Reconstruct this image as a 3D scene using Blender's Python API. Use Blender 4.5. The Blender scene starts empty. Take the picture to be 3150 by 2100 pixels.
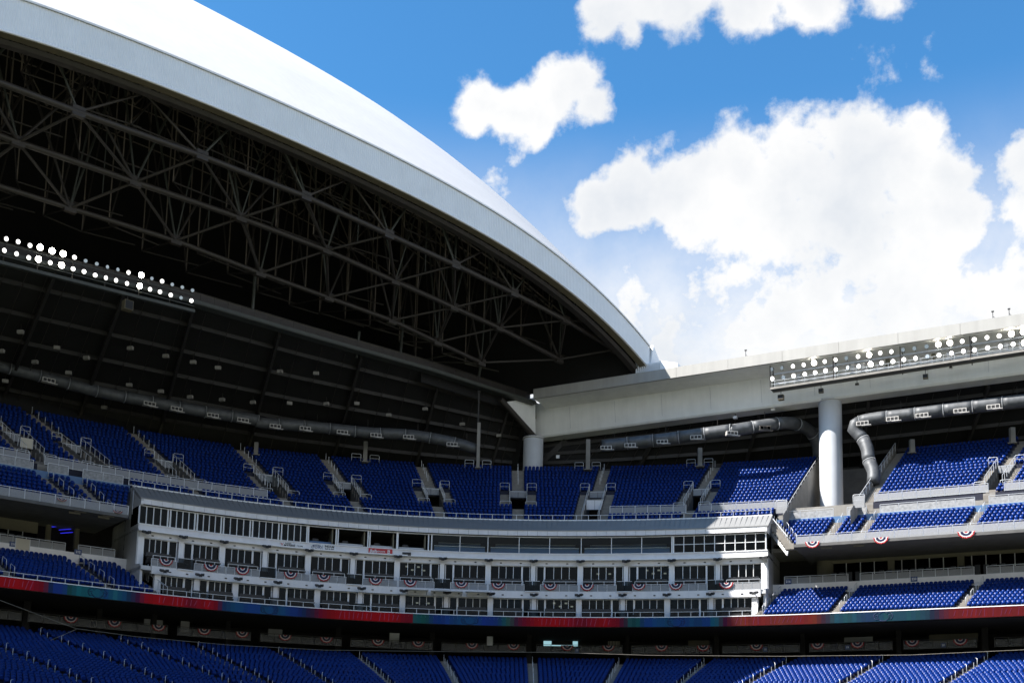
import bpy, math, random
import numpy as np
from mathutils import Matrix, Vector
DEBUG = False
random.seed(7)
sc = bpy.context.scene
COL = sc.collection
R = math.radians

# ------------------------------------------------------------------ camera
PW, PH, FPX, PPX, PPY = 3150.0, 2100.0, 3600.0, 1575.0, 1894.0
PITCH, ROLL, EYE = R(8.0), 0.0225, 3.0
_f = np.array([0, math.cos(PITCH), math.sin(PITCH)])
_r0 = np.array([1.0, 0, 0]); _u0 = np.array([0, -math.sin(PITCH), math.cos(PITCH)])
_r = _r0*math.cos(ROLL)+_u0*math.sin(ROLL)
_u = _u0*math.cos(ROLL)-_r0*math.sin(ROLL)
CAM = np.array([0, 0, EYE])
cd = bpy.data.cameras.new('camera'); cam = bpy.data.objects.new('camera', cd); COL.objects.link(cam)
cd.sensor_fit = 'HORIZONTAL'; cd.sensor_width = 36; cd.lens = FPX/PW*36
cd.shift_y = (PPY-PH/2)/PW; cd.clip_end = 6000; cd.clip_start = 0.5
cam.matrix_world = Matrix(((_r[0], _u[0], -_f[0], 0), (_r[1], _u[1], -_f[1], 0), (_r[2], _u[2], -_f[2], EYE), (0, 0, 0, 1)))
sc.camera = cam

# ------------------------------------------------------------------ sun, sky
SUN = Vector((-.64, -.2, .74)).normalized()
ld = bpy.data.lights.new('sun', 'SUN'); lo = bpy.data.objects.new('sun', ld); COL.objects.link(lo)
ld.energy = 5.0; ld.angle = R(0.53); ld.color = (1.0, 0.955, 0.89)
lo.rotation_euler = SUN.to_track_quat('Z', 'Y').to_euler(); lo.location = (0, 0, 200)
wd = bpy.data.worlds.new('World'); sc.world = wd; wd.use_nodes = True
vs = sc.view_settings; vs.view_transform = 'Standard'; vs.look = 'None'; vs.gamma = 1; vs.exposure = 1.32; vs.use_curve_mapping = False
sc.cycles.use_denoising = True
sc.cycles.max_bounces = 5; sc.cycles.diffuse_bounces = 3; sc.cycles.glossy_bounces = 2; sc.cycles.transparent_max_bounces = 12
wd.cycles.sampling_method = 'MANUAL'; wd.cycles.sample_map_resolution = 512
sc.cycles.sample_clamp_indirect = 4.0

def ray(x, y):
    return _f+_r*((x-PPX)/FPX)-_u*((y-PPY)/FPX)
def pix(p):
    q = np.asarray(p)-CAM; k = q@_f
    return PPX+FPX*(q@_r)/k, PPY-FPX*(q@_u)/k
def atY(x, y, D):
    d = ray(x, y); return CAM+d*(D/d[1])
def atZ(x, y, z):
    d = ray(x, y); return CAM+d*((z-EYE)/d[2])
def onplane(x, y, p0, dirn):
    """ray against the vertical plane through p0 along the plan direction dirn"""
    d = ray(x, y); nx, ny = -dirn[1], dirn[0]
    k = (p0[0]*nx+p0[1]*ny)/(d[0]*nx+d[1]*ny)
    return CAM+d*k

# sky: Nishita plus drifting cumulus, all by direction
def build_sky():
    nt = wd.node_tree; N = nt.nodes; Lk = nt.links
    N.clear()
    out = N.new('ShaderNodeOutputWorld'); bg = N.new('ShaderNodeBackground')
    sky = N.new('ShaderNodeTexSky'); sky.sky_type = 'NISHITA'; sky.sun_disc = False
    sky.sun_elevation = math.asin(SUN.z); sky.sun_rotation = math.atan2(SUN.x, SUN.y)
    sky.altitude = 0; sky.air_density = 1.0; sky.dust_density = 0.4; sky.ozone_density = 2.5
    tc = N.new('ShaderNodeTexCoord')
    def vec(op, a, b=None):
        n = N.new('ShaderNodeVectorMath'); n.operation = op
        for i, v in enumerate((a, b)):
            if v is None: continue
            if hasattr(v, 'is_linked') or hasattr(v, 'links'): Lk.new(v, n.inputs[i])
            elif isinstance(v, (int, float)): n.inputs[3].default_value = v
            else: n.inputs[i].default_value = v
        return n
    def mth(op, a, b=None, c=None, clamp=False):
        n = N.new('ShaderNodeMath'); n.operation = op; n.use_clamp = clamp
        for i, v in enumerate((a, b, c)):
            if v is None: continue
            if isinstance(v, (int, float)): n.inputs[i].default_value = v
            else: Lk.new(v, n.inputs[i])
        return n.outputs[0]
    d = vec('NORMALIZE', tc.outputs['Generated']).outputs[0]
    def noise(scale, detail, rough, off=(0, 0, 0), src=None):
        mp = vec('ADD', src or d, off).outputs[0]
        n = N.new('ShaderNodeTexNoise'); n.inputs['Scale'].default_value = scale
        n.inputs['Detail'].default_value = detail; n.inputs['Roughness'].default_value = rough
        Lk.new(mp, n.inputs['Vector']); return n
    warp = noise(13, 5, 0.6)
    w1 = vec('SUBTRACT', warp.outputs['Color'], (0.5, 0.5, 0.5)).outputs[0]
    ws = N.new('ShaderNodeVectorMath'); ws.operation = 'SCALE'; Lk.new(w1, ws.inputs[0]); ws.inputs['Scale'].default_value = 0.03
    dw = vec('ADD', d, ws.outputs[0]).outputs[0]
    fine = noise(26, 12, 0.6, (3, 1, 7)).outputs['Fac']
    blobs = [
        (1480,335,105,1),(1570,365,115,1),(1650,365,100,1),(1720,300,110,1),(1780,260,95,.9),(1815,320,80,.8),
        (1880,30,110,1),(1930,115,60,.6),(2080,10,150,1),(2300,-30,150,1),(2520,-60,150,1),(2740,-30,90,.7),
        (1840,630,125,.95),(1950,600,160,1),(2090,600,190,1),(2270,570,200,1),(2450,530,200,1),(2650,490,205,1),(2800,480,180,1),(2920,540,150,1),(2400,660,190,1),(2620,650,220,1),(2830,660,210,1),(2100,690,120,.85),(2240,690,150,.95),(2340,730,120,.8),(1985,10,100,1),(2960,690,160,.95),
        (3150,500,110,.8),(3150,650,120,.7),
        (1530,545,70,.38),(1600,495,50,.32),(2705,255,60,.2),(2890,230,45,.16),
        (2200,900,220,.5),(2500,880,250,.56),(1960,930,180,.5),(2040,1060,170,.7),(2360,1000,210,.62),(2780,900,280,.85),(3090,880,230,.85),(2650,1040,200,.65)]
    tot = None
    for (x, y, r, w) in blobs:
        c = ray(x, y); c = c/np.linalg.norm(c)
        e = ray(x+r, y); ang = math.acos(min(1, c@(e/np.linalg.norm(e))))
        dist = vec('DISTANCE', dw, tuple(c)).outputs['Value']
        q = mth('MULTIPLY_ADD', dist, -w/ang, w)     # w at the heart, 0 at the rim, negative outside
        tot = q if tot is None else mth('SMOOTH_MAX', tot, q, 0.25)
    # the rest of the vault: loose cumulus away from the framed part
    gen = noise(3.2, 6, 0.6, (5.3, 2.1, 0.4)).outputs['Fac']
    gen = mth('MULTIPLY_ADD', gen, 3.0, -2.05)
    cdir = ray(1700, 700); cdir = cdir/np.linalg.norm(cdir)
    away = mth('SUBTRACT', vec('DISTANCE', d, tuple(cdir)).outputs['Value'], 0.72)
    away = mth('MULTIPLY', away, 4.0, clamp=True)
    gen = mth('SUBTRACT', gen, mth('MULTIPLY', mth('SUBTRACT', 1.0, away), 3.0))
    tot = mth('MAXIMUM', tot, gen)
    # flat-based tops: billows are crisp above, feathered below
    dens = mth('ADD', tot, mth('MULTIPLY', mth('SUBTRACT', fine, 0.5), 1.7))
    ramp = N.new('ShaderNodeMapRange'); ramp.interpolation_type = 'SMOOTHSTEP'
    ramp.inputs['From Min'].default_value = -0.02; ramp.inputs['From Max'].default_value = 0.42
    Lk.new(dens, ramp.inputs['Value'])
    # thin veil low in the sky
    sep = N.new('ShaderNodeSeparateXYZ'); Lk.new(d, sep.inputs[0])
    veil = N.new('ShaderNodeMapRange'); veil.interpolation_type = 'SMOOTHSTEP'; veil.inputs['From Min'].default_value = 0.53; veil.inputs['From Max'].default_value = 0.345
    veil.inputs['To Min'].default_value = 0; veil.inputs['To Max'].default_value = 0.97; Lk.new(sep.outputs['Z'], veil.inputs['Value'])
    wn = noise(7, 8, 0.65, (1, 9, 4)).outputs['Fac']
    veil2 = mth('MULTIPLY', veil.outputs[0], mth('MULTIPLY_ADD', wn, 1.4, 0.18, clamp=True))
    cov = mth('MAXIMUM', ramp.outputs[0], veil2)
    cov = mth('MULTIPLY', cov, 0.97)
    # cloud shade: bright tops, faintly blue-grey thick middles
    sh = noise(9, 5, 0.55, (2, 2, 2), dw).outputs['Fac']
    thick = mth('MULTIPLY_ADD', mth('SUBTRACT', dens, 0.35), -0.22, 0.5)      # hearts and bases go faintly grey
    lum = mth('ADD', mth('MULTIPLY', mth('SUBTRACT', sh, .5), 1.3), thick)
    cr = N.new('ShaderNodeMapRange'); cr.inputs['From Min'].default_value = 0.1; cr.inputs['From Max'].default_value = 0.6
    Lk.new(lum, cr.inputs['Value'])
    cc = N.new('ShaderNodeMix'); cc.data_type = 'RGBA'
    cc.inputs[6].default_value = (4.7, 4.95, 5.3, 1); cc.inputs[7].default_value = (6.5, 6.45, 6.35, 1)
    Lk.new(cr.outputs[0], cc.inputs[0])
    tint = N.new('ShaderNodeMix'); tint.data_type = 'RGBA'; tint.blend_type = 'MULTIPLY'; tint.inputs[0].default_value = 1
    tint.inputs[7].default_value = SKYTINT; Lk.new(sky.outputs[0], tint.inputs[6])
    mx = N.new('ShaderNodeMix'); mx.data_type = 'RGBA'
    Lk.new(cov, mx.inputs[0]); Lk.new(tint.outputs[2], mx.inputs[6]); Lk.new(cc.outputs[2], mx.inputs[7])
    Lk.new(mx.outputs[2], bg.inputs[0]); bg.inputs[1].default_value = 0.065
    Lk.new(bg.outputs[0], out.inputs[0])
SKYTINT = (.54, 1.18, 1.48, 1)
build_sky()

# ------------------------------------------------------------------ materials
def mat(name, col, rough=0.6, metal=0.0, spec=0.5, var=0.0, vscale=2.0, emis=None, estr=0.0, bump=0.0, bscale=20.0, alpha=1.0, streak=0.0):
    m = bpy.data.materials.new(name); m.use_nodes = True
    nt = m.node_tree; b = nt.nodes['Principled BSDF']
    b.inputs['Base Color'].default_value = (*col, 1); b.inputs['Roughness'].default_value = rough
    b.inputs['Metallic'].default_value = metal; b.inputs['Specular IOR Level'].default_value = spec
    if alpha < 1: b.inputs['Alpha'].default_value = alpha
    if emis: b.inputs['Emission Color'].default_value = (*emis, 1); b.inputs['Emission Strength'].default_value = estr
    if var or bump or streak:
        tc = nt.nodes.new('ShaderNodeTexCoord'); g = nt.nodes.new('ShaderNodeNewGeometry')
    if var:
        n = nt.nodes.new('ShaderNodeTexNoise'); n.inputs['Scale'].default_value = vscale; n.inputs['Detail'].default_value = 6
        nt.links.new(g.outputs['Position'], n.inputs['Vector'])
        mr = nt.nodes.new('ShaderNodeMapRange'); mr.inputs['From Min'].default_value = .3; mr.inputs['From Max'].default_value = .7
        mr.inputs['To Min'].default_value = 1-var; mr.inputs['To Max'].default_value = 1+var*.5
        nt.links.new(n.outputs['Fac'], mr.inputs['Value'])
        src = mr.outputs[0]
        if streak:
            mp = nt.nodes.new('ShaderNodeMapping'); mp.inputs['Scale'].default_value = (1.3, 1.3, 0.06)
            nt.links.new(g.outputs['Position'], mp.inputs['Vector'])
            n2 = nt.nodes.new('ShaderNodeTexNoise'); n2.inputs['Scale'].default_value = 1.0; n2.inputs['Detail'].default_value = 5
            nt.links.new(mp.outputs[0], n2.inputs['Vector'])
            m2 = nt.nodes.new('ShaderNodeMapRange'); m2.inputs['From Min'].default_value = .35; m2.inputs['From Max'].default_value = .65
            m2.inputs['To Min'].default_value = 1-streak; m2.inputs['To Max'].default_value = 1
            nt.links.new(n2.outputs['Fac'], m2.inputs['Value'])
            mm = nt.nodes.new('ShaderNodeMath'); mm.operation = 'MULTIPLY'
            nt.links.new(src, mm.inputs[0]); nt.links.new(m2.outputs[0], mm.inputs[1]); src = mm.outputs[0]
        mx = nt.nodes.new('ShaderNodeMix'); mx.data_type = 'RGBA'; mx.blend_type = 'MULTIPLY'; mx.inputs[0].default_value = 1
        mx.inputs[6].default_value = (*col, 1); nt.links.new(src, mx.inputs[7])
        nt.links.new(mx.outputs[2], b.inputs['Base Color'])
    if bump:
        n = nt.nodes.new('ShaderNodeTexNoise'); n.inputs['Scale'].default_value = bscale; n.inputs['Detail'].default_value = 4
        nt.links.new(g.outputs['Position'], n.inputs['Vector'])
        bp = nt.nodes.new('ShaderNodeBump'); bp.inputs['Strength'].default_value = bump; bp.inputs['Distance'].default_value = .02
        nt.links.new(n.outputs['Fac'], bp.inputs['Height']); nt.links.new(bp.outputs[0], b.inputs['Normal'])
    return m

M = {}
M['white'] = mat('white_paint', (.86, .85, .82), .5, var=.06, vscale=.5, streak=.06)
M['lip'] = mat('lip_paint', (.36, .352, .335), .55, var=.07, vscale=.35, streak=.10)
M['roofwhite'] = mat('roof_membrane', (.69, .665, .645), .55, var=.05, vscale=.12, streak=.04)
M['fascia'] = mat('fascia_metal', (.82, .85, .89), .45, var=.05, vscale=.4)
M['soffit'] = mat('soffit_tan', (.12, .10, .06), .7, var=.15, vscale=1)
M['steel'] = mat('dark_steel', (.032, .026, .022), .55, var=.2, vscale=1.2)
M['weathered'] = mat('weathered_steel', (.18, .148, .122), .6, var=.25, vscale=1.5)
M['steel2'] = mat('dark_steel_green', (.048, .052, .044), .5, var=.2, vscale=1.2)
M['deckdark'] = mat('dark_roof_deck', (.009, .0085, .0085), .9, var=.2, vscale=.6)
M['rib'] = mat('canopy_rib', (.028, .025, .023), .6, var=.2)
M['concrete'] = mat('concrete', (.27, .255, .235), .85, var=.16, vscale=.8, bump=.2, streak=.12)
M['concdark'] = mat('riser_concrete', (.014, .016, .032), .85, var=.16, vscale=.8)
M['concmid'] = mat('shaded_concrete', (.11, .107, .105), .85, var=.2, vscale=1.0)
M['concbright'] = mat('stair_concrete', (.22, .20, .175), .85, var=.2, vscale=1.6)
M['wallgrey'] = mat('grey_panel', (.56, .56, .57), .6, var=.07, vscale=.5, streak=.08)
M['walllight'] = mat('light_grey_wall', (.80, .78, .79), .6, var=.06, vscale=.6, streak=.08)
M['roofgrey'] = mat('roof_metal', (.24, .24, .24), .5, var=.06, vscale=.5)
M['trim'] = mat('white_trim', (.86, .85, .86), .5, var=.04)
M['mull'] = mat('window_frame', (.84, .84, .85), .45)
M['rail'] = mat('galvanised_rail', (.55, .57, .60), .4, metal=.3)
M['mesh'] = mat('perforated_panel', (.36, .365, .38), .6, var=.12, vscale=9, alpha=.64)
M['wire'] = mat('wire_mesh', (.22, .22, .22), .6, alpha=.34)  # open panel mesh, coloured darker to imitate shade under the overhang
M['meshpic'] = mat('printed_panel', (.32, .325, .335), .6, var=.35, vscale=3.2, alpha=.9)
M['black'] = mat('black_metal', (.018, .018, .02), .5)
M['blackfab'] = mat('black_chair', (.014, .015, .018), .45)
M['seat'] = mat('blue_seat', (.002, .023, .165), .3, spec=.2, var=.22, vscale=1.7)
M['duct'] = mat('galvanised_duct', (.095, .10, .108), .55, metal=.25, var=.3, vscale=1.6)
M['vent'] = mat('vent_metal', (.46, .44, .42), .5)
M['hole'] = mat('vent_opening', (.02, .02, .022), .8)
M['column'] = mat('column_paint', (.56, .58, .62), .55, var=.05, vscale=.6, streak=.05)
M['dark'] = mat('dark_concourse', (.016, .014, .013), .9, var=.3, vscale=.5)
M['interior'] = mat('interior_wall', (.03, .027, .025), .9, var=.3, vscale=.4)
M['tan'] = mat('tan_wall', (.22, .20, .145), .85, var=.15, vscale=.5)
M['bluecounter'] = mat('blue_counter', (.07, .15, .29), .5)
M['turf'] = mat('turf', (.135, .14, .085), .9, var=.3, vscale=.4)
M['red'] = mat('bunting_red', (.42, .015, .025), .8)
M['cream'] = mat('bunting_white', (.72, .68, .66), .8)
M['navy'] = mat('bunting_navy', (.012, .018, .07), .8)
M['signwhite'] = mat('sign_white', (.75, .76, .78), .4)
M['signred'] = mat('sign_red', (.5, .012, .02), .4)
M['signblue'] = mat('sign_blue', (.02, .05, .16), .4)
M['ink'] = mat('sign_ink', (.03, .03, .04), .5)
M['inkred'] = mat('sign_ink_red', (.5, .02, .03), .5)
M['ply'] = mat('pale_board', (.5, .46, .38), .7)
M['lampoff'] = mat('lamp_lens', (.55, .62, .68), .15, emis=(.7, .85, 1), estr=.07)  # unlit lens, faint bluish glow stands in for reflected sky
M['lampon'] = mat('lamp_lit', (.9, .9, .9), .3, emis=(1, .98, .93), estr=1.1)
M['lamphot'] = mat('lamp_bright', (.9, .9, .9), .3, emis=(1, .95, .82), estr=16.0)
M['screen'] = mat('lit_glazing', (.3, .4, .45), .3, emis=(.35, .62, .70), estr=.35)
M['yellow'] = mat('yellow_paint', (.45, .38, .08), .6)
M['exit'] = mat('exit_sign', (.05, .2, .2), .5, emis=(.1, .5, .5), estr=.08)
M['curtain'] = mat('curtain', (.32, .28, .22), .9, var=.2, vscale=3)
M['lit'] = mat('ceiling_lamp', (.8, .8, .75), .5, emis=(1, .93, .75), estr=.8)
M['skin'] = mat('skin', (.35, .2, .13), .6)
M['bluetube'] = mat('blue_tube', (.05, .05, .4), .4, emis=(.03, .03, .9), estr=.3)

def glass_mat(name, tint, refl, ior):
    m = bpy.data.materials.new(name); m.use_nodes = True; nt = m.node_tree; N = nt.nodes
    out = N['Material Output']; N.remove(N['Principled BSDF'])
    t = N.new('ShaderNodeBsdfTransparent'); t.inputs[0].default_value = (*tint, 1)
    g = N.new('ShaderNodeBsdfGlossy'); g.inputs['Roughness'].default_value = .03; g.inputs[0].default_value = (*refl, 1)
    fr = N.new('ShaderNodeFresnel'); fr.inputs[0].default_value = ior
    mx = N.new('ShaderNodeMixShader')
    nt.links.new(fr.outputs[0], mx.inputs[0]); nt.links.new(t.outputs[0], mx.inputs[1]); nt.links.new(g.outputs[0], mx.inputs[2])
    nt.links.new(mx.outputs[0], out.inputs[0]); return m
M['glass'] = glass_mat('tinted_glass', (.26, .29, .30), (.32, .36, .4), 1.38)
M['clear'] = glass_mat('clear_glass', (.85, .88, .88), (.5, .55, .6), 1.25)

# ------------------------------------------------------------------ object helpers
ORI = {}
def tag(o, label=None, cat=None, group=None, kind=None):
    if label: o['label'] = label
    if cat: o['category'] = cat
    if group: o['group'] = group
    if kind: o['kind'] = kind
    return o
def _link(o, origin, parent):
    COL.objects.link(o)
    ORI[o] = np.array(origin, float)
    if parent is not None:
        o.parent = parent
        return ORI[o]-ORI[parent]
    return ORI[o]
def thing(name, loc, label, cat, group=None, kind=None):
    o = bpy.data.objects.new(name, None); o.empty_display_size = .5
    o.location = tuple(_link(o, loc, None)); return tag(o, label, cat, group, kind)
def mesh_obj(name, V, F, m, parent=None, smooth=False, mats=None, fm=None):
    V = np.asarray(V, float); c = V.mean(0)
    me = bpy.data.meshes.new(name); me.from_pydata((V-c).tolist(), [], F)
    for k in (mats or [m]): me.materials.append(M[k] if isinstance(k, str) else k)
    if fm is not None: me.polygons.foreach_set('material_index', fm)
    if smooth: me.polygons.foreach_set('use_smooth', [True]*len(me.polygons))
    me.update()
    o = bpy.data.objects.new(name, me); o.location = tuple(_link(o, c, parent)); return o
_unit = {}
def unit(kind, m, bevel=False):
    k = (kind, m)
    if k in _unit: return _unit[k]
    me = bpy.data.meshes.new(kind+'_'+m)
    if kind == 'cube':
        V = [(x, y, z) for x in (-.5, .5) for y in (-.5, .5) for z in (-.5, .5)]
        F = [(0, 1, 3, 2), (4, 6, 7, 5), (0, 4, 5, 1), (2, 3, 7, 6), (0, 2, 6, 4), (1, 5, 7, 3)]
    else:
        n = 8 if kind == 'tube' else 24
        V = [(math.cos(2*math.pi*i/n), math.sin(2*math.pi*i/n), z) for z in (-.5, .5) for i in range(n)]
        F = [(i, (i+1) % n, n+(i+1) % n, n+i) for i in range(n)]+[tuple(range(n))[::-1], tuple(range(n, 2*n))]
    me.from_pydata(V, [], F); me.materials.append(M[m])
    if kind != 'cube': me.polygons.foreach_set('use_smooth', [True]*n+[False]*2)
    me.update(); _unit[k] = me; return me
def _frame(ax, up=(0, 0, 1)):
    z = Vector(ax).normalized(); u = Vector(up)
    if abs(z.dot(u.normalized())) > .99: u = Vector((0, 1, 0))
    x = u.cross(z).normalized(); y = z.cross(x)
    return x, y, z
def _place(name, me, c, x, y, z, s, parent):
    o = bpy.data.objects.new(name, me); loc = _link(o, c, parent)
    o.matrix_local = Matrix(((x[0]*s[0], y[0]*s[1], z[0]*s[2], loc[0]), (x[1]*s[0], y[1]*s[1], z[1]*s[2], loc[1]), (x[2]*s[0], y[2]*s[1], z[2]*s[2], loc[2]), (0, 0, 0, 1)))
    return o
def bar(name, p, q, w, h, m, parent, up=(0, 0, 1), kind='cube'):
    """box from p to q; w across, h along up"""
    p = np.asarray(p, float); q = np.asarray(q, float)
    L = float(np.linalg.norm(q-p)); x, y, z = _frame(q-p, up)
    return _place(name, unit(kind, m), (p+q)/2, x, y, z, (w, h, L), parent)
def tube(name, p, q, r, m, parent): return bar(name, p, q, r, r, m, parent, kind='tube')
def block(name, c, ax, sx, sy, sz, m, parent=None):
    """box centred at c, local x along the plan direction ax"""
    a = Vector((ax[0], ax[1], 0)).normalized(); b = Vector((-a.y, a.x, 0))
    return _place(name, unit('cube', m), c, a, b, Vector((0, 0, 1)), (sx, sy, sz), parent)
def boxes_mesh(name, B, m, parent=None, mats=None):
    """several oriented boxes joined into one mesh; each (c, ax, sx, sy, sz[, material index])"""
    V = []; F = []; fm = []
    for b in B:
        c, ax, sx, sy, sz = b[:5]; n = math.hypot(ax[0], ax[1]); a = (ax[0]/n, ax[1]/n); k = len(V)
        for i in (-.5, .5):
            for j in (-.5, .5):
                for l in (-.5, .5): V.append((c[0]+a[0]*i*sx-a[1]*j*sy, c[1]+a[1]*i*sx+a[0]*j*sy, c[2]+l*sz))
        F += [tuple(k+i for i in f) for f in ((0, 1, 3, 2), (4, 6, 7, 5), (0, 4, 5, 1), (2, 3, 7, 6), (0, 2, 6, 4), (1, 5, 7, 3))]
        fm += [b[5] if len(b) > 5 else 0]*6
    return mesh_obj(name, V, F, m, parent, mats=mats, fm=fm)
def pipe(name, pts, r, m, parent=None, n=8, smooth=True, closed_ends=True):
    pts = [Vector(p) for p in pts]; V = []; F = []
    x = None
    for i, p in enumerate(pts):
        a = pts[max(i-1, 0)]; b = pts[min(i+1, len(pts)-1)]; z = (b-a).normalized()
        if x is None: x, y, _ = _frame(z)
        x = (x-z*x.dot(z)).normalized(); y = z.cross(x)
        rr = r[i] if isinstance(r, (list, tuple)) else r
        for k in range(n):
            w = 2*math.pi*k/n; V.append(tuple(p+x*math.cos(w)*rr+y*math.sin(w)*rr))
    for i in range(len(pts)-1):
        for k in range(n): F.append((i*n+k, i*n+(k+1) % n, (i+1)*n+(k+1) % n, (i+1)*n+k))
    if closed_ends: F += [tuple(range(n))[::-1], tuple(range(len(V)-n, len(V)))]
    return mesh_obj(name, V, F, m, parent, smooth)
def loft(name, rows, m, parent=None, smooth=False, closed=False):
    """grid of points: rows[i][j]"""
    n = len(rows[0]); V = [p for r in rows for p in r]; F = []
    for i in range(len(rows)-1):
        for j in range(n-1 if not closed else n):
            k = (j+1) % n
            F.append((i*n+j, (i+1)*n+j, (i+1)*n+k, i*n+k))
    return mesh_obj(name, V, F, m, parent, smooth)
def lerp(a, b, k): return a+(b-a)*k

# ------------------------------------------------------------------ plan: the bowl follows one master line (front of the ribbon board)
D0 = 144.0
ZR = atY(1595, 1896, D0)[2]
_px = [(0, 1770), (400, 1817.5), (800, 1857), (1200, 1883), (1595, 1896), (2000, 1898), (2368, 1892), (2760, 1876.5), (3150, 1860)]
_pp = np.array([atZ(x, y, ZR)[:2] for x, y in _px])
_pp = np.vstack([_pp[0]+(_pp[0]-_pp[1])*k*2 for k in (3, 2, 1)]+[_pp]+[_pp[-1]+(_pp[-1]-_pp[-3])*k for k in (1, 2, 3)])
def _cr(P, n=60):
    out = []
    for i in range(1, len(P)-2):
        a, b, c, d = P[i-1:i+3]
        for k in range(n):
            t = k/n; out.append(.5*((2*b)+(c-a)*t+(2*a-5*b+4*c-d)*t*t+(3*b-a-3*c+d)*t**3))
    return np.array(out)
_m = _cr(_pp)
def _resample(P, step):
    s = np.r_[0, np.cumsum(np.linalg.norm(np.diff(P, axis=0), axis=1))]
    g = np.arange(0, s[-1], step); return np.c_[np.interp(g, s, P[:, 0]), np.interp(g, s, P[:, 1])]
_m = _resample(_m, .5)
for _ in range(160): _m[1:-1] = _m[1:-1]*.5+(_m[:-2]+_m[2:])*.25
_m = _resample(_m, .5)
TG = np.arange(len(_m))*.5
_tan = np.gradient(_m, axis=0); _tan /= np.linalg.norm(_tan, axis=1)[:, None]
_nor = np.c_[-_tan[:, 1], _tan[:, 0]]            # away from the field
def base(t): return np.array([np.interp(t, TG, _m[:, 0]), np.interp(t, TG, _m[:, 1])])
def nrm(t):
    n = np.array([np.interp(t, TG, _nor[:, 0]), np.interp(t, TG, _nor[:, 1])]); return n/np.linalg.norm(n)
def tan(t): n = nrm(t); return np.array([n[1], -n[0]])
def pos(t, d, z): p = base(t)+nrm(t)*d; return np.array([p[0], p[1], z])
_cache = {}
def _projx(d, z):
    k = (round(d, 2), round(z, 2))
    if k not in _cache:
        P = _m+_nor*d; q = np.c_[P, np.full(len(P), z)]-CAM
        kk = q@_f; xx = np.where(kk > 5, PPX+FPX*(q@_r)/np.maximum(kk, 5), -1e9)
        _cache[k] = xx
    return _cache[k]
def tx(x, d, z): return float(np.interp(x, _projx(d, z), TG))
def hit(x, y, d):
    """pixel ray against the upright surface at offset d: (t, point)"""
    rr = ray(x, y); P = _m+_nor*d
    cr = P[:, 0]*rr[1]-P[:, 1]*rr[0]
    t = float(np.interp(0, cr, TG)); p = base(t)+nrm(t)*d
    return t, CAM+rr*(p[1]/rr[1])
def Zc(y, d): return hit(1595, y, d)[1][2]
def zat(x, y, d): return hit(x, y, d)[1][2]
def ts(t0, t1, step=1.0):
    n = max(1, int(math.ceil(abs(t1-t0)/step))); return [t0+(t1-t0)*i/n for i in range(n+1)]
def sweep(name, t0, t1, prof, m, parent=None, step=1.5, closed=True, smooth=False):
    """profile [(d, z)] swept along the master line; closed with end caps"""
    T = ts(t0, t1, step); V = []; F = []; n = len(prof)
    for t in T:
        b = base(t); w = nrm(t)
        for d, z in prof: V.append((b[0]+w[0]*d, b[1]+w[1]*d, z))
    for i in range(len(T)-1):
        for j in range(n if closed else n-1):
            k = (j+1) % n; F.append((i*n+j, (i+1)*n+j, (i+1)*n+k, i*n+k))
    if closed: F += [tuple(range(n)), tuple(range(len(V)-n, len(V)))[::-1]]
    return mesh_obj(name, V, F, m, parent, smooth)
def box_prof(d0, d1, z0, z1): return [(d0, z0), (d0, z1), (d1, z1), (d1, z0)]
if DEBUG:
    for x in (0, 400, 800, 1200, 1595, 2000, 2368, 2760, 3150):
        t = tx(x, 0, ZR); b = base(t); n = nrm(t); print('M', x, round(t, 1), b.round(1), n.round(2), [round(v, 1) for v in pix((b[0], b[1], ZR))])
    print('ZR', ZR)
    for nm, y, d in (('rib bot', 1925, 0), ('suite1 win top', 1841, 2.6), ('balc bot', 1817, 2), ('balc top', 1795, 2), ('suite2 win', 1740, 4.6), ('cornice', 1722, 4.2), ('press bot', 1702, 4.2), ('press top', 1651, 4.2), ('fascia top', 1631, 3.8), ('roof top', 1601, 7.5), ('deck back', 1437, 24), ('lower top', 2008, 1.5), ('rail top', 1985, 3)):
        print(nm, round(Zc(y, d), 2))
    print('300R front', [round(zat(2800, 1650, d), 2) for d in (0, 1, 2)], 'back', [round(zat(2796, 1572, d), 2) for d in (7, 8, 9)], 'U at 2377,1584', zat(2377, 1584, 7.5))
    print('300L front', [round(zat(200, 1550, d), 2) for d in (0, 1, 2)], 'back', [round(zat(200, 1455, d), 2) for d in (7, 8, 9)], 'U at 450,1503', zat(450, 1503, 7.5))
    print('clubR back', [round(zat(2600, 1803, d), 2) for d in (7, 8, 9)], 'clubL back', [round(zat(200, 1715, d), 2) for d in (7, 8, 9)])
    for x, y in ((400, 100), (2550, 1200), (0, 0), (3150, 2100)):
        print(pix(atY(x, y, 100)))
ORD = ['first', 'second', 'third', 'fourth', 'fifth', 'sixth', 'seventh', 'eighth', 'ninth', 'tenth', 'eleventh', 'twelfth', 'thirteenth', 'fourteenth', 'fifteenth', 'sixteenth', 'seventeenth', 'eighteenth', 'nineteenth', 'twentieth', 'twenty-first', 'twenty-second', 'twenty-third', 'twenty-fourth']
# ------------------------------------------------------------------ ground
g = 4000
tag(mesh_obj('ground', [(-g, -g, 0), (g, -g, 0), (g, g, 0), (-g, g, 0)], [(0, 1, 2, 3)], 'turf'), kind='structure')

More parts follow.
